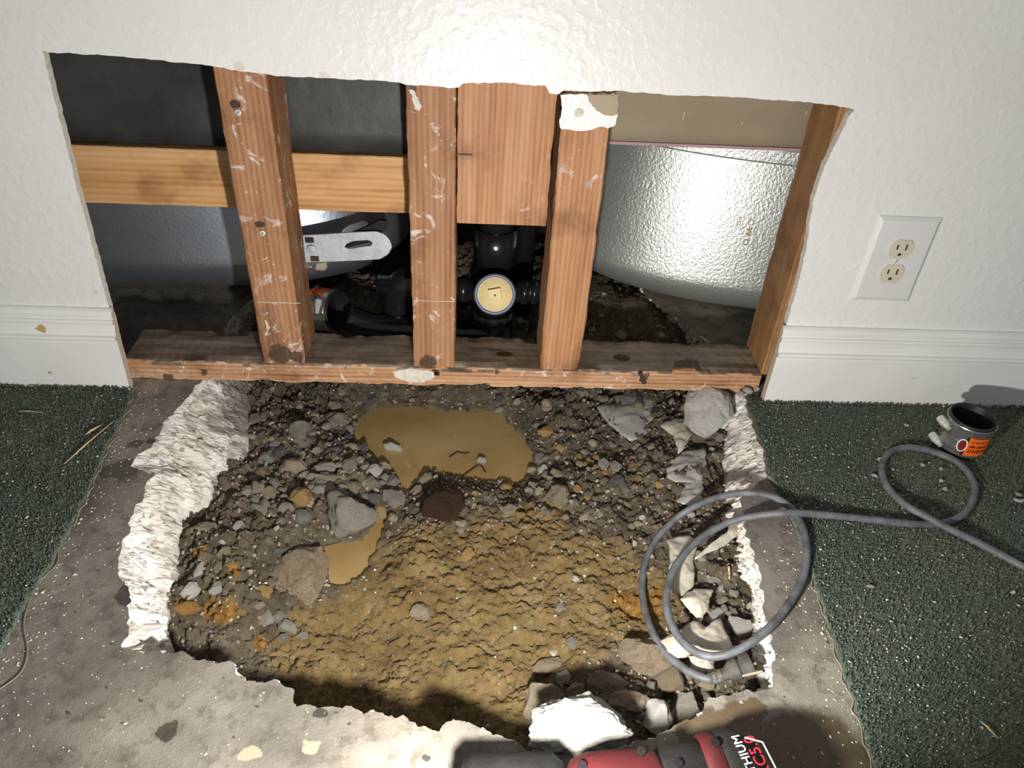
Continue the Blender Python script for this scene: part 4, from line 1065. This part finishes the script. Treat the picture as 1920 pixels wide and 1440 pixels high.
big = [
 (655, 980, 47, 36, 'grey', 'large angular grey concrete chunk beside the narrow puddle', None),
 (568, 1095, 44, 56, 'brown', 'large muddy boulder half buried left of the narrow puddle', None),
 (828, 957, 34, 26, 'rust', 'dark reddish brown wet clod in the middle of the hole', None),
 (562, 813, 22, 17, 'grey', 'rounded grey stone highest in the left rubble bank', None),
 (633, 793, 23, 14, 'brown', 'flat brown stone at the upper left shore of the wide puddle', None),
 (498, 867, 17, 12, 'grey', L1, G1), (523, 853, 14, 10, 'dark', 'bluish dark stone near the left broken edge', None),
 (553, 885, 21, 18, 'tan', 'pale tan lumpy stone in the left rubble bank', None),
 (612, 882, 19, 11, 'grey', L1, G1), (617, 902, 31, 9, 'tan', 'long flat tan stone in the left rubble bank', None), (657, 877, 15, 12, 'grey', L1, G1),
 (682, 843, 9, 10, 'dark', 'small dark stone on the left shore of the wide puddle', None), (683, 880, 13, 10, 'grey', L1, G1), (705, 887, 13, 10, 'white', 'pale blocky stone touching the left shore of the wide puddle', None),
 (695, 912, 17, 13, 'tan', 'sandy yellow stone above the narrow puddle', None), (660, 917, 18, 9, 'tan', L1, G1), (640, 938, 15, 13, 'grey', L1, G1), (608, 925, 24, 12, 'grey', L1, G1),
 (705, 938, 14, 10, 'dark', 'greenish dark stone above the big angular chunk', None), (567, 937, 18, 16, 'ochre', 'ochre clod in the left rubble bank', None), (503, 928, 17, 12, 'tan', L1, G1), (465, 923, 13, 9, 'grey', L1, G1),
 (658, 840, 16, 6, 'tan', L1, G1), (627, 765, 10, 9, 'tan', L1, G1), (738, 940, 18, 18, 'grey', 'round grey stone right of the big angular chunk', None), (735, 908, 14, 13, 'grey', 'grey stone where the two puddles almost meet', None),
 (738, 842, 15, 8, 'white', 'pale pointed stone standing in the wide puddle', None), (782, 857, 11, 7, 'white', 'small pale stone in the middle of the wide puddle', None), (840, 880, 22, 11, 'dark', 'smooth dark pebble at the front shore of the wide puddle', None),
 (927, 902, 8, 8, 'white', 'round white pebble at the front shore of the wide puddle', None), (903, 866, 8, 7, 'white', 'small white stone in the right part of the wide puddle', None), (951, 841, 7, 7, 'tan', 'small tan stone near the right end of the wide puddle', None),
 (742, 877, 6, 8, 'tan', L1, G1), (723, 876, 10, 7, 'tan', L1, G1), (800, 902, 15, 10, 'tan', 'tan stone just below the wide puddle', None), (782, 922, 12, 8, 'tan', 'tan stone left above the dark wet clod', None), (865, 996, 7, 9, 'tan', 'small pale stone right below the dark wet clod', None),
 (738, 975, 9, 8, 'tan', 'small brownish stone beside the narrow puddle', None), (730, 1003, 7, 6, 'grey', 'small grey stone on the clay right of the narrow puddle', None),
 (1025, 812, 15, 9, 'ochre', 'orange-tan stone right of the wide puddle', None), (1005, 798, 8, 6, 'grey', L2, G2), (1015, 863, 13, 9, 'grey', L2, G2), (1018, 886, 10, 9, 'white', L2, G2), (997, 883, 8, 6, 'tan', L2, G2),
 (1133, 875, 14, 10, 'grey', L2, G2), (1155, 878, 12, 9, 'grey', L2, G2), (1050, 932, 20, 16, 'tan', 'large rounded tan stone in the gravel right of the puddle', None), (1047, 893, 14, 8, 'tan', L2, G2), (1083, 918, 9, 6, 'ochre', L2, G2),
 (1000, 913, 9, 7, 'tan', L2, G2), (1012, 924, 10, 7, 'tan', L2, G2), (950, 918, 10, 9, 'ochre', L2, G2), (1153, 908, 17, 11, 'dark', 'dark grey stone in the gravel right of the puddle', None), (958, 957, 17, 8, 'tan', L2, G2), (1185, 872, 6, 5, 'orange', 'small orange stone in the right gravel', None),
 (567, 975, 13, 17, 'grey', 'upright grey stone left of the big angular chunk', None), (405, 1106, 12, 11, 'white', 'pale stone beside the orange clay patch', None), (373, 1072, 8, 15, 'white', 'slender pale stone at the left broken edge', None),
 (358, 1112, 18, 13, 'white', 'pinkish white stone at the left broken edge', None), (352, 1143, 25, 10, 'orange', 'bright orange clod at the left broken edge', None), (497, 1113, 15, 11, 'ochre', 'ochre clod left of the half buried boulder', None),
 (487, 1137, 10, 6, 'grey', L3, G3), (423, 1042, 15, 13, 'brown', L3, G3), (498, 1165, 17, 14, 'grey', 'grey stone leading the cluster below the buried boulder', None), (525, 1163, 12, 11, 'grey', L3, G3), (540, 1180, 15, 12, 'grey', L3, G3), (568, 1195, 12, 9, 'grey', L3, G3), (530, 1198, 11, 7, 'grey', L3, G3),
 (447, 990, 11, 9, 'white', 'small pinkish pale stone on the left terrace', None), (385, 997, 26, 13, 'tan', 'tan chunk on the left terrace below the white edge', None), (410, 1066, 8, 12, 'brown', L3, G3),
 (790, 1153, 17, 14, 'tan', 'lone tan rock sitting in the smooth clay', None), (875, 1047, 16, 12, 'ochre', 'ochre lump in the upper clay', None), (1051, 1142, 11, 7, 'grey', 'flat grey stone at the end of a groove in the clay', None), (1203, 1076, 6, 7, 'white', 'round white pebble touching the left side of the cord loop', None),
 (1080, 1088, 6, 6, 'white', 'small white pebble on the right clay', None), (1072, 1208, 9, 10, 'grey', 'small grey stone in the lower clay', None), (1031, 1252, 26, 15, 'brown', 'grey-brown stone buried in the lower clay', None), (1060, 1278, 18, 13, 'grey', 'grey stone above the pale front boulder', None), (1077, 1303, 22, 14, 'tan', 'tan stone right of the pale front boulder', None),
 (1022, 1335, 52, 38, 'tan', 'pale tan boulder at the front edge left of the white chunk', None),
 (1212, 1243, 42, 33, 'brown', 'big brown rock beneath the lower left of the cord loop', None), (1150, 1290, 36, 18, 'brown', L5, G5), (1187, 1319, 36, 16, 'brown', L5, G5), (1258, 1280, 26, 20, 'brown', L5, G5), (1300, 1262, 18, 20, 'tan', L5, G5),
 (1233, 1350, 29, 28, 'white', 'white chunk in the rubble between the tool and the cord', None), (1285, 1337, 27, 24, 'grey', 'grey chunk on the front edge above the tool', None),
 (1386, 1180, 20, 17, 'white', 'largest rounded pale stone inside the cord loop', None), (1340, 1162, 17, 14, 'white', L4, G4), (1356, 1147, 9, 9, 'grey', L4, G4), (1373, 1153, 11, 8, 'grey', L4, G4), (1368, 1143, 6, 4, 'white', L4, G4), (1355, 1130, 11, 7, 'tan', L4, G4), (1352, 1103, 5, 8, 'white', L4, G4), (1390, 1198, 12, 8, 'brown', L4, G4), (1376, 1116, 8, 9, 'grey', L4, G4), (1340, 1090, 12, 7, 'grey', L4, G4),
 (1220, 1293, 9, 13, 'grey', 'small upright grey stone below the big brown rock', None), (1325, 1283, 18, 10, 'tan', L5, G5), (1405, 1280, 11, 10, 'brown', L5, G5),
 (1259, 758, 8, 9, 'white', 'pale pebble in the dark notch under the plate', None), (1244, 767, 5, 5, 'white', 'tiny white pebble in the dark notch under the plate', None), (1284, 767, 8, 8, 'tan', 'tan pebble beside the rounded concrete lobe', None),
 (1347, 824, 13, 9, 'grey', 'angular grey-tan stone tucked below the concrete lobe', None), (1336, 845, 5, 6, 'white', L4+' top', None), (1342, 856, 6, 8, 'grey', 'small grey stone against the right broken edge', None),
 (520, 1036, 10, 7, 'dark', L3, G3), (460, 1060, 11, 8, 'brown', L3, G3), (455, 1150, 9, 7, 'ochre', L3, G3),
]
for (u, v, rx, ry, mt, lb, gp) in big:
    if lb.endswith(' top'): lb = 'tiny white stone beside the small grey stone at the right edge'
    if gp:
        shp = 'flat' if ry/rx < .66 else 'blocky' if ry/rx < .95 else 'upright'
        siz = 'larger' if rx > 16 else 'mid-sized' if rx > 9.5 else 'little'
        cw = {'tan': 'tan', 'grey': 'grey', 'white': 'pale', 'ochre': 'ochre', 'brown': 'brown', 'dark': 'dark'}.get(mt, mt)
        for wd in ('grey-tan ', 'small ', 'brown ', 'rounded '): lb = lb.replace(wd, '', 1) if lb.startswith(wd) or wd == 'rounded ' else lb
        lb = siz+' '+shp+' '+cw+' '+lb
    deep = lb.startswith('large muddy') or 'buried' in lb
    wet = 'in the wide puddle' in lb or 'part of the wide puddle' in lb
    p = at_z(u, v, ZW) if wet else None
    o = put_rock(u, v, rx, ry, mt, lb, gp, p=p, sink=.12 if deep else .12, flat=.6 if deep else .85)
# big white chunk on the front lip, sitting on rubble
pw = at_z(1098, 1372, -.004)
put_rock(0, 0, 80, 50, 'white', 'big bright white broken concrete chunk above the red tool', p=pw, sub=5, flat=.62, tilt=.1, rot=.15, seed=3, name='concrete_chunk', cat='concrete chunk', cuts=12)
# lobe of concrete belonging to the slab
pl = at_z(1335, 768, -.012); lobe = bpy.data.objects.new('concrete_lobe', rock_mesh(6, 4, 'white', .12, 6)); COL.objects.link(lobe)
lobe.location = pl+Vector((.006, .02, -.02)); lobe.scale = (.047, .058, .040); lobe.rotation_euler = (.15, -.2, .3); lobe.parent = FLOOR; lobe['label'] = 'rounded white lobe of broken concrete'
# scattered singles (countable small stones), nearest and largest
cnt = 0
zones = [((470, 725, 770, 960), 105, ('grey', 'tan', 'grey', 'tan', 'dark'), 'small loose stone in the left rubble bank', 'small stones in the left rubble bank'),
         ((960, 1240, 830, 990), 60, ('tan', 'grey', 'ochre', 'tan'), 'small loose pebble between the wide puddle and the cord loop', 'small pebbles right of the puddle'),
         ((1290, 1410, 940, 1200), 30, ('grey', 'tan', 'white'), 'small pebble in the gravel along the right broken edge', 'small pebbles along the right edge'),
         ((560, 1200, 735, 770), 25, ('grey', 'tan', 'dark'), 'small stone in the shade just under the timber plate', 'small stones under the plate'),
         ((780, 960, 910, 1010), 25, ('tan', 'ochre', 'tan'), 'small pebble around the dark wet clod', 'pebbles around the dark clod')]
for (x0, x1, y0, y1), n, mats, lb, gp in zones:
    for k in range(n):
        u, v = rng.uniform(x0, x1), rng.uniform(y0, y1); p = at_soil(u, v)
        if p.z < ZW+.001 or p.z > -.03: continue
        s = rng.uniform(4.2, 8.5)*(1.0 if x0 > 600 else rng.uniform(1, 1.7)); mm = rng.choice(mats); cw = {'dark': 'dark', 'ochre': 'ochre'}.get(mm, mm); put_rock(u, v, s, s*rng.uniform(.6, 1.0), mm, lb.replace('small', ('small ' if s > 6.5 else 'tiny ')+cw), cw+' '+gp, p=p, sub=2, name='pebble', cat='pebble')
# interior stones behind the plate
for (u, v, r, mt) in ((975, 603, 9, 'white'), (1133, 552, 5, 'white'), (1127, 592, 5, 'white'), (705, 540, 7, 'grey'), (728, 527, 8, 'grey'), (690, 550, 6, 'tan'), (1180, 600, 7, 'tan'), (1165, 632, 12, 'grey'), (1240, 632, 9, 'white'), (660, 545, 6, 'grey'), (1110, 620, 7, 'grey')):
    put_rock(u, v, r, r*.8, mt, 'small stone in the soil behind the timber plate', 'stones behind the plate', sub=2)
# ---- gravel too small to pick apart
def gravel(name, n, zonefn, smin, smax, mat, label):
    V0, F0 = ico(1); V0 = np.array([tuple(v) for v in V0]); F0 = np.array(F0)
    P = []; got = 0
    VV, FF = [], []
    tries = 0
    while got < n and tries < n*8:
        tries += 1
        x, y = rng.uniform(-.42, .44), rng.uniform(-.56, .5)
        w_ = zonefn(x, y)
        if rng.random() > w_: continue
        z = soil_z(x, y)
        if z < ZW+.001 or z > -.02: continue
        s = rng.uniform(smin, smax)*(1 if rng.random() < .85 else 1.5)
        sc = np.array([s*rng.uniform(.7, 1.3), s*rng.uniform(.7, 1.3), s*rng.uniform(.5, .9)])
        R = np.array(Euler((rng.random()*6, rng.random()*6, rng.random()*6)).to_matrix())
        v = (V0*(1+nrg.uniform(-.22, .22, (len(V0), 1))))*sc
        v = v@R.T+np.array([x, y, z+s*.25]); FF.append(F0+len(VV)*len(V0)); VV.append(v); got += 1
    if not VV: return
    o = obj(name, mesh(name, np.vstack(VV), np.vstack(FF)), mat); tag(o, label, 'gravel', kind='stuff')
def clay_at(x, y):
    i = int((y-GY[0])/.0026); j = int((x-GX[0])/.0026); return SCLAY[min(max(i, 0), len(GY)-1), min(max(j, 0), len(GX)-1)]
gravel('loose_gravel', 2600, lambda x, y: (1-clay_at(x, y))*.9+.04, .0012, .0034, 'grey', 'fine grey gravel strewn over the soil in the hole')
gravel('loose_gravel', 1800, lambda x, y: (1-clay_at(x, y))*.8+.12, .0012, .0032, 'tan', 'fine tan grit strewn over the soil in the hole')
gravel('loose_gravel', 160, lambda x, y: .5, .0010, .0026, 'white', 'tiny white chips strewn over the soil in the hole')

# ================================================================== TORN SHEETS
def sheet(px, z, mat, label, bulge=.006, seed=0, zs=None, thick=.0012):
    base = [at_z(u, v, z if zs is None else zs[i]) for i, (u, v) in enumerate(px)]
    poly = resample([tuple(p) for p in base], 64, True)
    d = np.arange(64); poly[:, 0] += fbm(d*.3, d*0, 0, seed, 3)*.0014; poly[:, 1] += fbm(d*.3, d*0+5, 0, seed+1, 3)*.0014
    c = poly.mean(0); rings = 10; V = []; Fc = []
    for r in range(rings, 0, -1):
        t = r/rings
        for p in poly:
            q = c+(p-c)*t
            q[2] = q[2]+(1-t*t)*bulge+mnoise.fractal(Vector((q[0]*38+seed, q[1]*38, seed)), 1, 2, 3)*.0035*(1-t*.4)+abs(mnoise.noise(Vector((q[0]*25+seed*3, q[1]*60, 1))))*.004
            V.append(q)
    V.append(c+np.array([0, 0, bulge])); n = 64
    for r in range(rings-1):
        for i in range(n): Fc.append((r*n+i, r*n+(i+1) % n, (r+1)*n+(i+1) % n, (r+1)*n+i))
    for i in range(n): Fc.append(((rings-1)*n+i, (rings-1)*n+(i+1) % n, len(V)-1))
    me = mesh('torn_sheet', V, Fc); o = obj('torn_sheet', me, mat, None, True)
    md = o.modifiers.new('thick', 'SOLIDIFY'); md.thickness = thick; md.offset = 0
    tag(o, label, 'plastic sheet', 'torn scraps of underslab sheeting'); return o
sheet([(1118, 765), (1150, 742), (1200, 736), (1268, 738), (1270, 762), (1238, 792), (1205, 822), (1182, 828), (1160, 812), (1138, 792)], -.088, 'sheet_grey', 'large grey plastic film scrap under the right end of the plate', .008, 1)
sheet([(1236, 798), (1262, 786), (1290, 786), (1299, 812), (1286, 836), (1272, 852), (1262, 818)], -.065, 'sheet_pale', 'crumpled whitish flap below the concrete lobe', .006, 2)
sheet([(1250, 880), (1280, 846), (1322, 840), (1326, 870), (1316, 900), (1296, 908), (1268, 906), (1250, 896)], -.070, 'sheet_grey', 'greyish flat scrap at the middle of the right side', .005, 3)
sheet([(1268, 940), (1288, 906), (1318, 902), (1316, 938), (1290, 950)], -.074, 'sheet_grey', 'small grey scrap just above the cord loop', .004, 4)
sheet([(1252, 1010), (1292, 1004), (1310, 1016), (1300, 1050), (1302, 1096), (1280, 1120), (1258, 1112), (1254, 1050)], -.068, 'sheet_pale', 'tall pale scrap behind the upper part of the inner cord loop', .006, 5)
sheet([(1274, 1124), (1302, 1104), (1336, 1106), (1328, 1140), (1314, 1168), (1290, 1142)], -.064, 'sheet_pale', 'pale curled scrap in the middle of the cord loop', .007, 6)
sheet([(1236, 1202), (1268, 1186), (1302, 1164), (1322, 1178), (1350, 1160), (1372, 1208), (1366, 1230), (1320, 1238), (1300, 1226), (1264, 1238)], -.058, 'sheet_pale', 'largest folded pale scrap in the lower part of the cord loop', .012, 7)
sheet([(1290, 1232), (1340, 1238), (1336, 1262), (1300, 1262)], -.066, 'sheet_pale', 'pale scrap between the two lower cord turns', .006, 8)
sheet([(1375, 965), (1395, 945), (1402, 960), (1390, 1000), (1350, 1030), (1300, 1050), (1320, 1030), (1370, 1010)], -.03, 'sheet_pale', 'thin pale strip along the right broken edge inside the cord loop', .004, 9)

# ================================================================== CORD
def cord():
    e = empty('extension_cord', at_z(1405, 1245, -.03)); tag(e, 'grey rubber power cord looped twice across the hole and carpet', 'power cord')
    org = Vector(e.location)
    path = [(1372, 1262, -.040), (1340, 1274, -.046), (1310, 1268, -.05), (1280, 1252, -.055), (1250, 1226, -.062), (1225, 1188, -.075), (1210, 1145, -.086), (1204, 1100, -.092), (1210, 1055, -.094), (1230, 1012, -.09), (1268, 972, -.072),
            (1310, 946, -.045), (1360, 929, -.012), (1405, 924, .010), (1450, 932, .013), (1485, 955, .014), (1506, 992, .013), (1513, 1035, .012), (1508, 1075, .010), (1490, 1115, .008), (1460, 1158, .008), (1425, 1192, .004), (1385, 1218, -.008), (1340, 1231, -.018), (1300, 1220, -.026),
            (1270, 1190, -.03), (1252, 1148, -.034), (1252, 1100, -.034), (1270, 1056, -.03), (1310, 1012, -.022), (1365, 980, -.004), (1420, 967, .012), (1480, 962, .024), (1540, 965, .016), (1640, 975, .012), (1720, 983, .012), (1780, 978, .011), (1815, 955, .011), (1828, 920, .011),
            (1816, 888, .011), (1790, 864, .011), (1745, 846, .011), (1700, 839, .011), (1666, 850, .011), (1653, 878, .011), (1663, 912, .011), (1695, 945, .014), (1735, 968, .019), (1780, 992, .017), (1850, 1026, .012), (1925, 1066, .011), (2010, 1105, .011)]
    pts_ = [at_z(u, v, z)-org for u, v, z in path]
    obj('cable', tube_me('cable', spline(pts_, 8), .0049, 12), 'cord', e, True)
    a = at_z(1362, 1262, -.040)-org; b = at_z(1408, 1246, -.030)-org; d = (b-a).normalized(); L = (b-a).length
    body = obj('plug_body', lathe_me('plug_body', [(.0055, -.012), (.0075, 0), (.0125, .006), (.0138, L*.45), (.0115, L*.55), (.0115, L*.62), (.0150, L*.7), (.0150, L), (.0135, L+.001)], 22), 'plug', e, False)
    body.location = a; body.rotation_euler = d.to_track_quat('Z', 'Y').to_euler(); body.scale = (1, .85, 1)
    gr = obj('strain_relief', lathe_me('strain_relief', [(.0052, -.022), (.0064, -.02), (.0056, -.017), (.0066, -.014), (.0058, -.011), (.0072, -.006)], 16), 'plug', e); gr.location = a; gr.rotation_euler = body.rotation_euler
    for (u0, v0, u1, v1) in ((1398, 1248, 1418, 1244), (1408, 1264, 1430, 1259)):
        q0, q1 = at_z(u0, v0, -.026)-org, at_z(u1, v1, -.022)-org; q0 = q0-(q1-q0).normalized()*.01
        pr = obj('prong', box_me('prong', -.0012, .0012, -.0009, .0009, 0, (q1-q0).length, .0003), 'prong', e); pr.location = q0; pr.rotation_euler = (q1-q0).to_track_quat('Z', 'Y').to_euler()
cord()

# ================================================================== POWER TOOL (bottom edge of the picture)
def power_tool():
    c = at_z(1150, 1440, .07)
    e = empty('power_tool', (c.x, c.y-.038, 0.0), (0, 0, math.radians(4))); tag(e, 'red and black cordless power tool lying on the front of the slab', 'power tool')
    def X(u, z=.075): return at_z(u, 1430, z).x-c.x
    # body sections lofted along x: (x, half width y, z bottom, z top)
    def loft(name, secs, mat, par=e, n=28, sq=3.2):
        V = []; Fc = []
        for (x, y0, y1, z0, z1) in secs:
            for k in range(n):
                a = 2*math.pi*k/n; cc, ss = math.cos(a), math.sin(a); r = (abs(cc)**sq+abs(ss)**sq)**(-1/sq)
                V.append((x, (y0+y1)/2+(y1-y0)/2*r*cc, (z0+z1)/2+(z1-z0)/2*r*ss))
        for i in range(len(secs)-1):
            for k in range(n): Fc.append((i*n+k, i*n+(k+1) % n, (i+1)*n+(k+1) % n, (i+1)*n+k))
        Fc.append(tuple(range(n))[::-1]); Fc.append(tuple((len(secs)-1)*n+k for k in range(n)))
        o = obj(name, mesh(name, V, Fc), mat, par)
        for f in o.data.polygons: f.use_smooth = len(f.vertices) == 4
        return o
    x0, x1, x2, x3, x4, x5 = X(868), X(1072), X(1245), X(1335), X(1362), X(1462)
    loft('front_bumper', [(x0, -.03, .050, .012, .060), (x0+.004, -.036, .064, .006, .070), (x0+.012, -.04, .070, .002, .075), (x1-.012, -.04, .066, .002, .075), (x1-.003, -.036, .058, .006, .069), (x1+.001, -.03, .05, .01, .06)], 'tool_black')
    body = loft('housing', [(x1-.004, -.032, .044, .008, .066), (x1+.006, -.038, .058, .004, .072), (x1+.022, -.04, .062, .002, .078), (x2-.006, -.04, .063, .002, .080), (x2, -.038, .056, .004, .078), (x2+.012, -.03, .045, .008, .070)], 'tool_red')
    loft('grip', [(x2-.008, -.034, .055, .006, .074), (x2+.006, -.034, .062, .006, .0765), (x3-.004, -.034, .067, .006, .0775), (x3+.002, -.032, .062, .008, .074)], 'tool_black')
    loft('rear_shell', [(x3-.004, -.034, .064, .004, .076), (x3+.001, -.036, .071, .002, .081), (x3+.013, -.036, .072, .002, .081), (x3+.019, -.034, .066, .004, .077)], 'tool_red')
    bat = loft('battery', [(x4-.006, -.045, .063, .004, .072), (x4, -.047, .071, .001, .079), (x5-.030, -.047, .073, .001, .079), (x5-.012, -.046, .067, .001, .074), (x5-.003, -.044, .052, .003, .060)], 'tool_black', sq=4.5)
    loft('battery_shell', [(x5-.022, -.040, .071, .0, .074), (x5-.010, -.042, .074, .0, .070), (x5+.004, -.04, .066, .0, .052), (x5+.010, -.036, .04, .002, .03)], 'tool_grey')
    for (u, v, par, z) in ((1203, 1407, body, .0792), (1092, 1434, body, .0752), (1272, 1430, body, .0785), (1341, 1392, e, .0806)):
        p = at_z(u, v, z); q = e.matrix_basis.inverted() @ p
        h = obj('screw_hole', lathe_me('screw_hole', [(.0001, -.004), (.0042, -.004), (.0042, .0003), (.0030, .0004), (.0001, .0003)], 14), 'label_black', par); h.location = (q.x, q.y, q.z)
    def put_text(body_, size, u, v, mat, ang):
        me = text_me(body_, size, .00025); p = at_z(u, v, .0797); q = e.matrix_basis.inverted() @ p
        t = obj('lettering', me, mat, bat); t.location = (q.x, q.y, .0796); t.rotation_euler = (0, 0, math.radians(ang)); return t
    put_text('LITHIUM', .0115, 1421, 1466, 'white_ink', 98)
    put_text('XC5.0', .0150, 1442, 1458, 'red_ink', 98)
    p = at_z(1437, 1420, .0797); q = e.matrix_basis.inverted() @ p
    ln = obj('label_line', box_me('label_line', -.0006, .0006, -.045, .018, 0, .0004), 'white_ink', bat); ln.location = (q.x+.004, q.y-.004, .0796); ln.rotation_euler = (0, 0, math.radians(8))
    ln = obj('label_line', box_me('label_line', -.016, 0, -.0006, .0006, 0, .0004), 'white_ink', bat); ln.location = (q.x+.0015, q.y+.014, .0796); ln.rotation_euler = (0, 0, math.radians(-20))
power_tool()

# ================================================================== SMALL DEBRIS
def crumbs(name, poly_fn, n, zfn, smin, smax, mat, label):
    V0, F0 = ico(1); V0 = np.array([tuple(v) for v in V0]); F0 = np.array(F0); VV, FF = [], []
    while len(VV) < n:
        x, y = poly_fn()
        s = rng.uniform(smin, smax)*(1 if rng.random() < .9 else 1.7)
        sc = np.array([s*rng.uniform(.6, 1.6), s*rng.uniform(.6, 1.2), s*rng.uniform(.4, .8)]); R = np.array(Euler((0, 0, rng.random()*6)).to_matrix())
        v = (V0*(1+nrg.uniform(-.2, .2, (len(V0), 1))))*sc@R.T+np.array([x, y, zfn(x, y)+s*.3]); FF.append(F0+len(VV)*len(V0)); VV.append(v)
    o = obj(name, mesh(name, np.vstack(VV), np.vstack(FF)), mat); tag(o, label, 'debris', kind='stuff')
def rand_right():
    y = rng.uniform(-.62, -.02); ex = np.interp(y, ER[::-1, 1], ER[::-1, 0]); return ex+.004+abs(rng.gauss(0, .16)), y
def rand_left():
    y = rng.uniform(-.5, -.02); ex = np.interp(y, EL[::-1, 1], EL[::-1, 0]); return ex-.004-abs(rng.gauss(0, .13)), y
crumbs('carpet_crumbs', rand_right, 1300, lambda x, y: .0085, .0004, .0010, 'chip', 'tiny pale crumbs scattered on the right carpet')
crumbs('carpet_crumbs', rand_left, 600, lambda x, y: .0085, .0004, .0010, 'chip', 'tiny pale crumbs scattered on the left carpet')
holeP = HOLE[::8]
def rand_slab():
    while True:
        x, y = rng.uniform(-.5, .5), rng.uniform(-.6, -.01)
        el = np.interp(y, EL[::-1, 1], EL[::-1, 0]); er = np.interp(y, ER[::-1, 1], ER[::-1, 0])
        if x < el or x > er: continue
        near = min(x-el, er-x)
        if rng.random() > math.exp(-near/.035)+.06: continue
        if inside(np.array([x]), np.array([y]), holeP)[0]: continue
        return x, y
crumbs('slab_grit', rand_slab, 480, lambda x, y: .0, .0005, .0013, 'chip', 'pale grit scattered along the bare slab')
for (u, v, s, mt) in ((1402, 735, 9, 'chip'), (1410, 722, 7, 'chip'), (1390, 741, 7, 'chip'), (1418, 730, 6, 'chip')):
    p = at_z(u, v, .01); put_rock(0, 0, s, s*.8, 'white', 'crumbly plaster bit at the right end of the timber plate', 'plaster bits at the plate end', p=p, sub=2, name='plaster_bit', cat='plaster bit')
for (u, v) in ((1700, 798), (1765, 880), (1641, 893), (1765, 902), (1773, 918), (1910, 928), (1905, 938), (1913, 940), (1730, 873), (1650, 862), (1900, 1112), (1632, 1100)):
    p = at_z(u, v, .0095); put_rock(0, 0, rng.uniform(4, 7), rng.uniform(2.5, 4), 'white', 'small pale chip lying on the right carpet', 'pale chips on the right carpet', p=p, sub=2, name='plaster_chip', cat='chip')
for (u, v) in ((1140, 922), (1154, 927), (1072, 941), (1082, 1036), (1098, 1068)):
    put_rock(u, v, 5, 3.5, 'white', 'tiny white chip lying on the gravel right of the dark clod', 'white chips on the gravel', sub=2, name='white_chip', cat='chip')
def splinter(pa, pb, z, r, label, mat='splinter', sag=None):
    a, b = at_z(*pa, z), at_z(*pb, z); o = obj('wood_splinter', tube_me('wood_splinter', [a, a.lerp(b, .4)+Vector((0, .001, .0008)), b], r, 5, True, [r*.4, r, r*.3]), mat); tag(o, label, 'splinter'); return o
splinter((120, 870), (215, 788), .010, .0011, 'long straw coloured splinter on the left carpet pointing to the slab')
splinter((160, 815), (190, 797), .010, .0014, 'short straw coloured splinter on the left carpet')
splinter((35, 771), (82, 774), .010, .0008, 'thin pale sliver on the far left carpet')
splinter((1838, 1352), (1872, 1385), .010, .0012, 'tan splinter on the front right carpet')
p0, p1 = at_soil(1248, 982), at_soil(1272, 966)
o = obj('wood_splinter', tube_me('wood_splinter', [p0+Vector((0, 0, .005)), p1+Vector((0, 0, .006))], .0016, 5, True, [.0008, .0014]), 'ochre'); tag(o, 'orange wood splinter left of the cord loop', 'splinter')
p0, p1 = at_soil(1365, 1066), at_soil(1366, 1092)
o = obj('wood_splinter', tube_me('wood_splinter', [p0+Vector((0, 0, .005)), p1+Vector((0, 0, .006))], .0016, 5, True, [.0018, .0012]), 'ochre'); tag(o, 'orange wood splinter inside the cord loop', 'splinter')
th = [at_z(u, v, .0018) for u, v in ((105, 1020), (108, 1055), (75, 1090), (58, 1120), (45, 1170), (52, 1220), (40, 1260), (0, 1292))]
tag(obj('loose_thread', tube_me('loose_thread', spline(th, 8), .0006, 5), 'thread'), 'thin curly thread lying on the slab at the left', 'thread')
# twigs in the puddle and clay
tw = [at_z(u, v, ZW+.0015) for u, v in ((843, 857), (858, 848), (868, 850), (880, 849))]
tag(obj('twig', tube_me('twig', spline(tw, 5), .0012, 5), 'slot'), 'wavy dark twig floating in the wide puddle', 'twig')
tw = [at_z(u, v, ZW+.002) for u, v in ((868, 892), (885, 880), (900, 872), (910, 885))]
tag(obj('twig', tube_me('twig', spline(tw, 5), .0012, 5), 'slot'), 'bent dark twig at the front shore of the wide puddle', 'twig')
a, b = at_soil(812, 885), at_soil(832, 928)
tag(obj('twig', tube_me('twig', [a+Vector((0, 0, .004)), b+Vector((0, 0, .006))], .0011, 5), 'slot'), 'straight dark twig above the dark wet clod', 'twig')
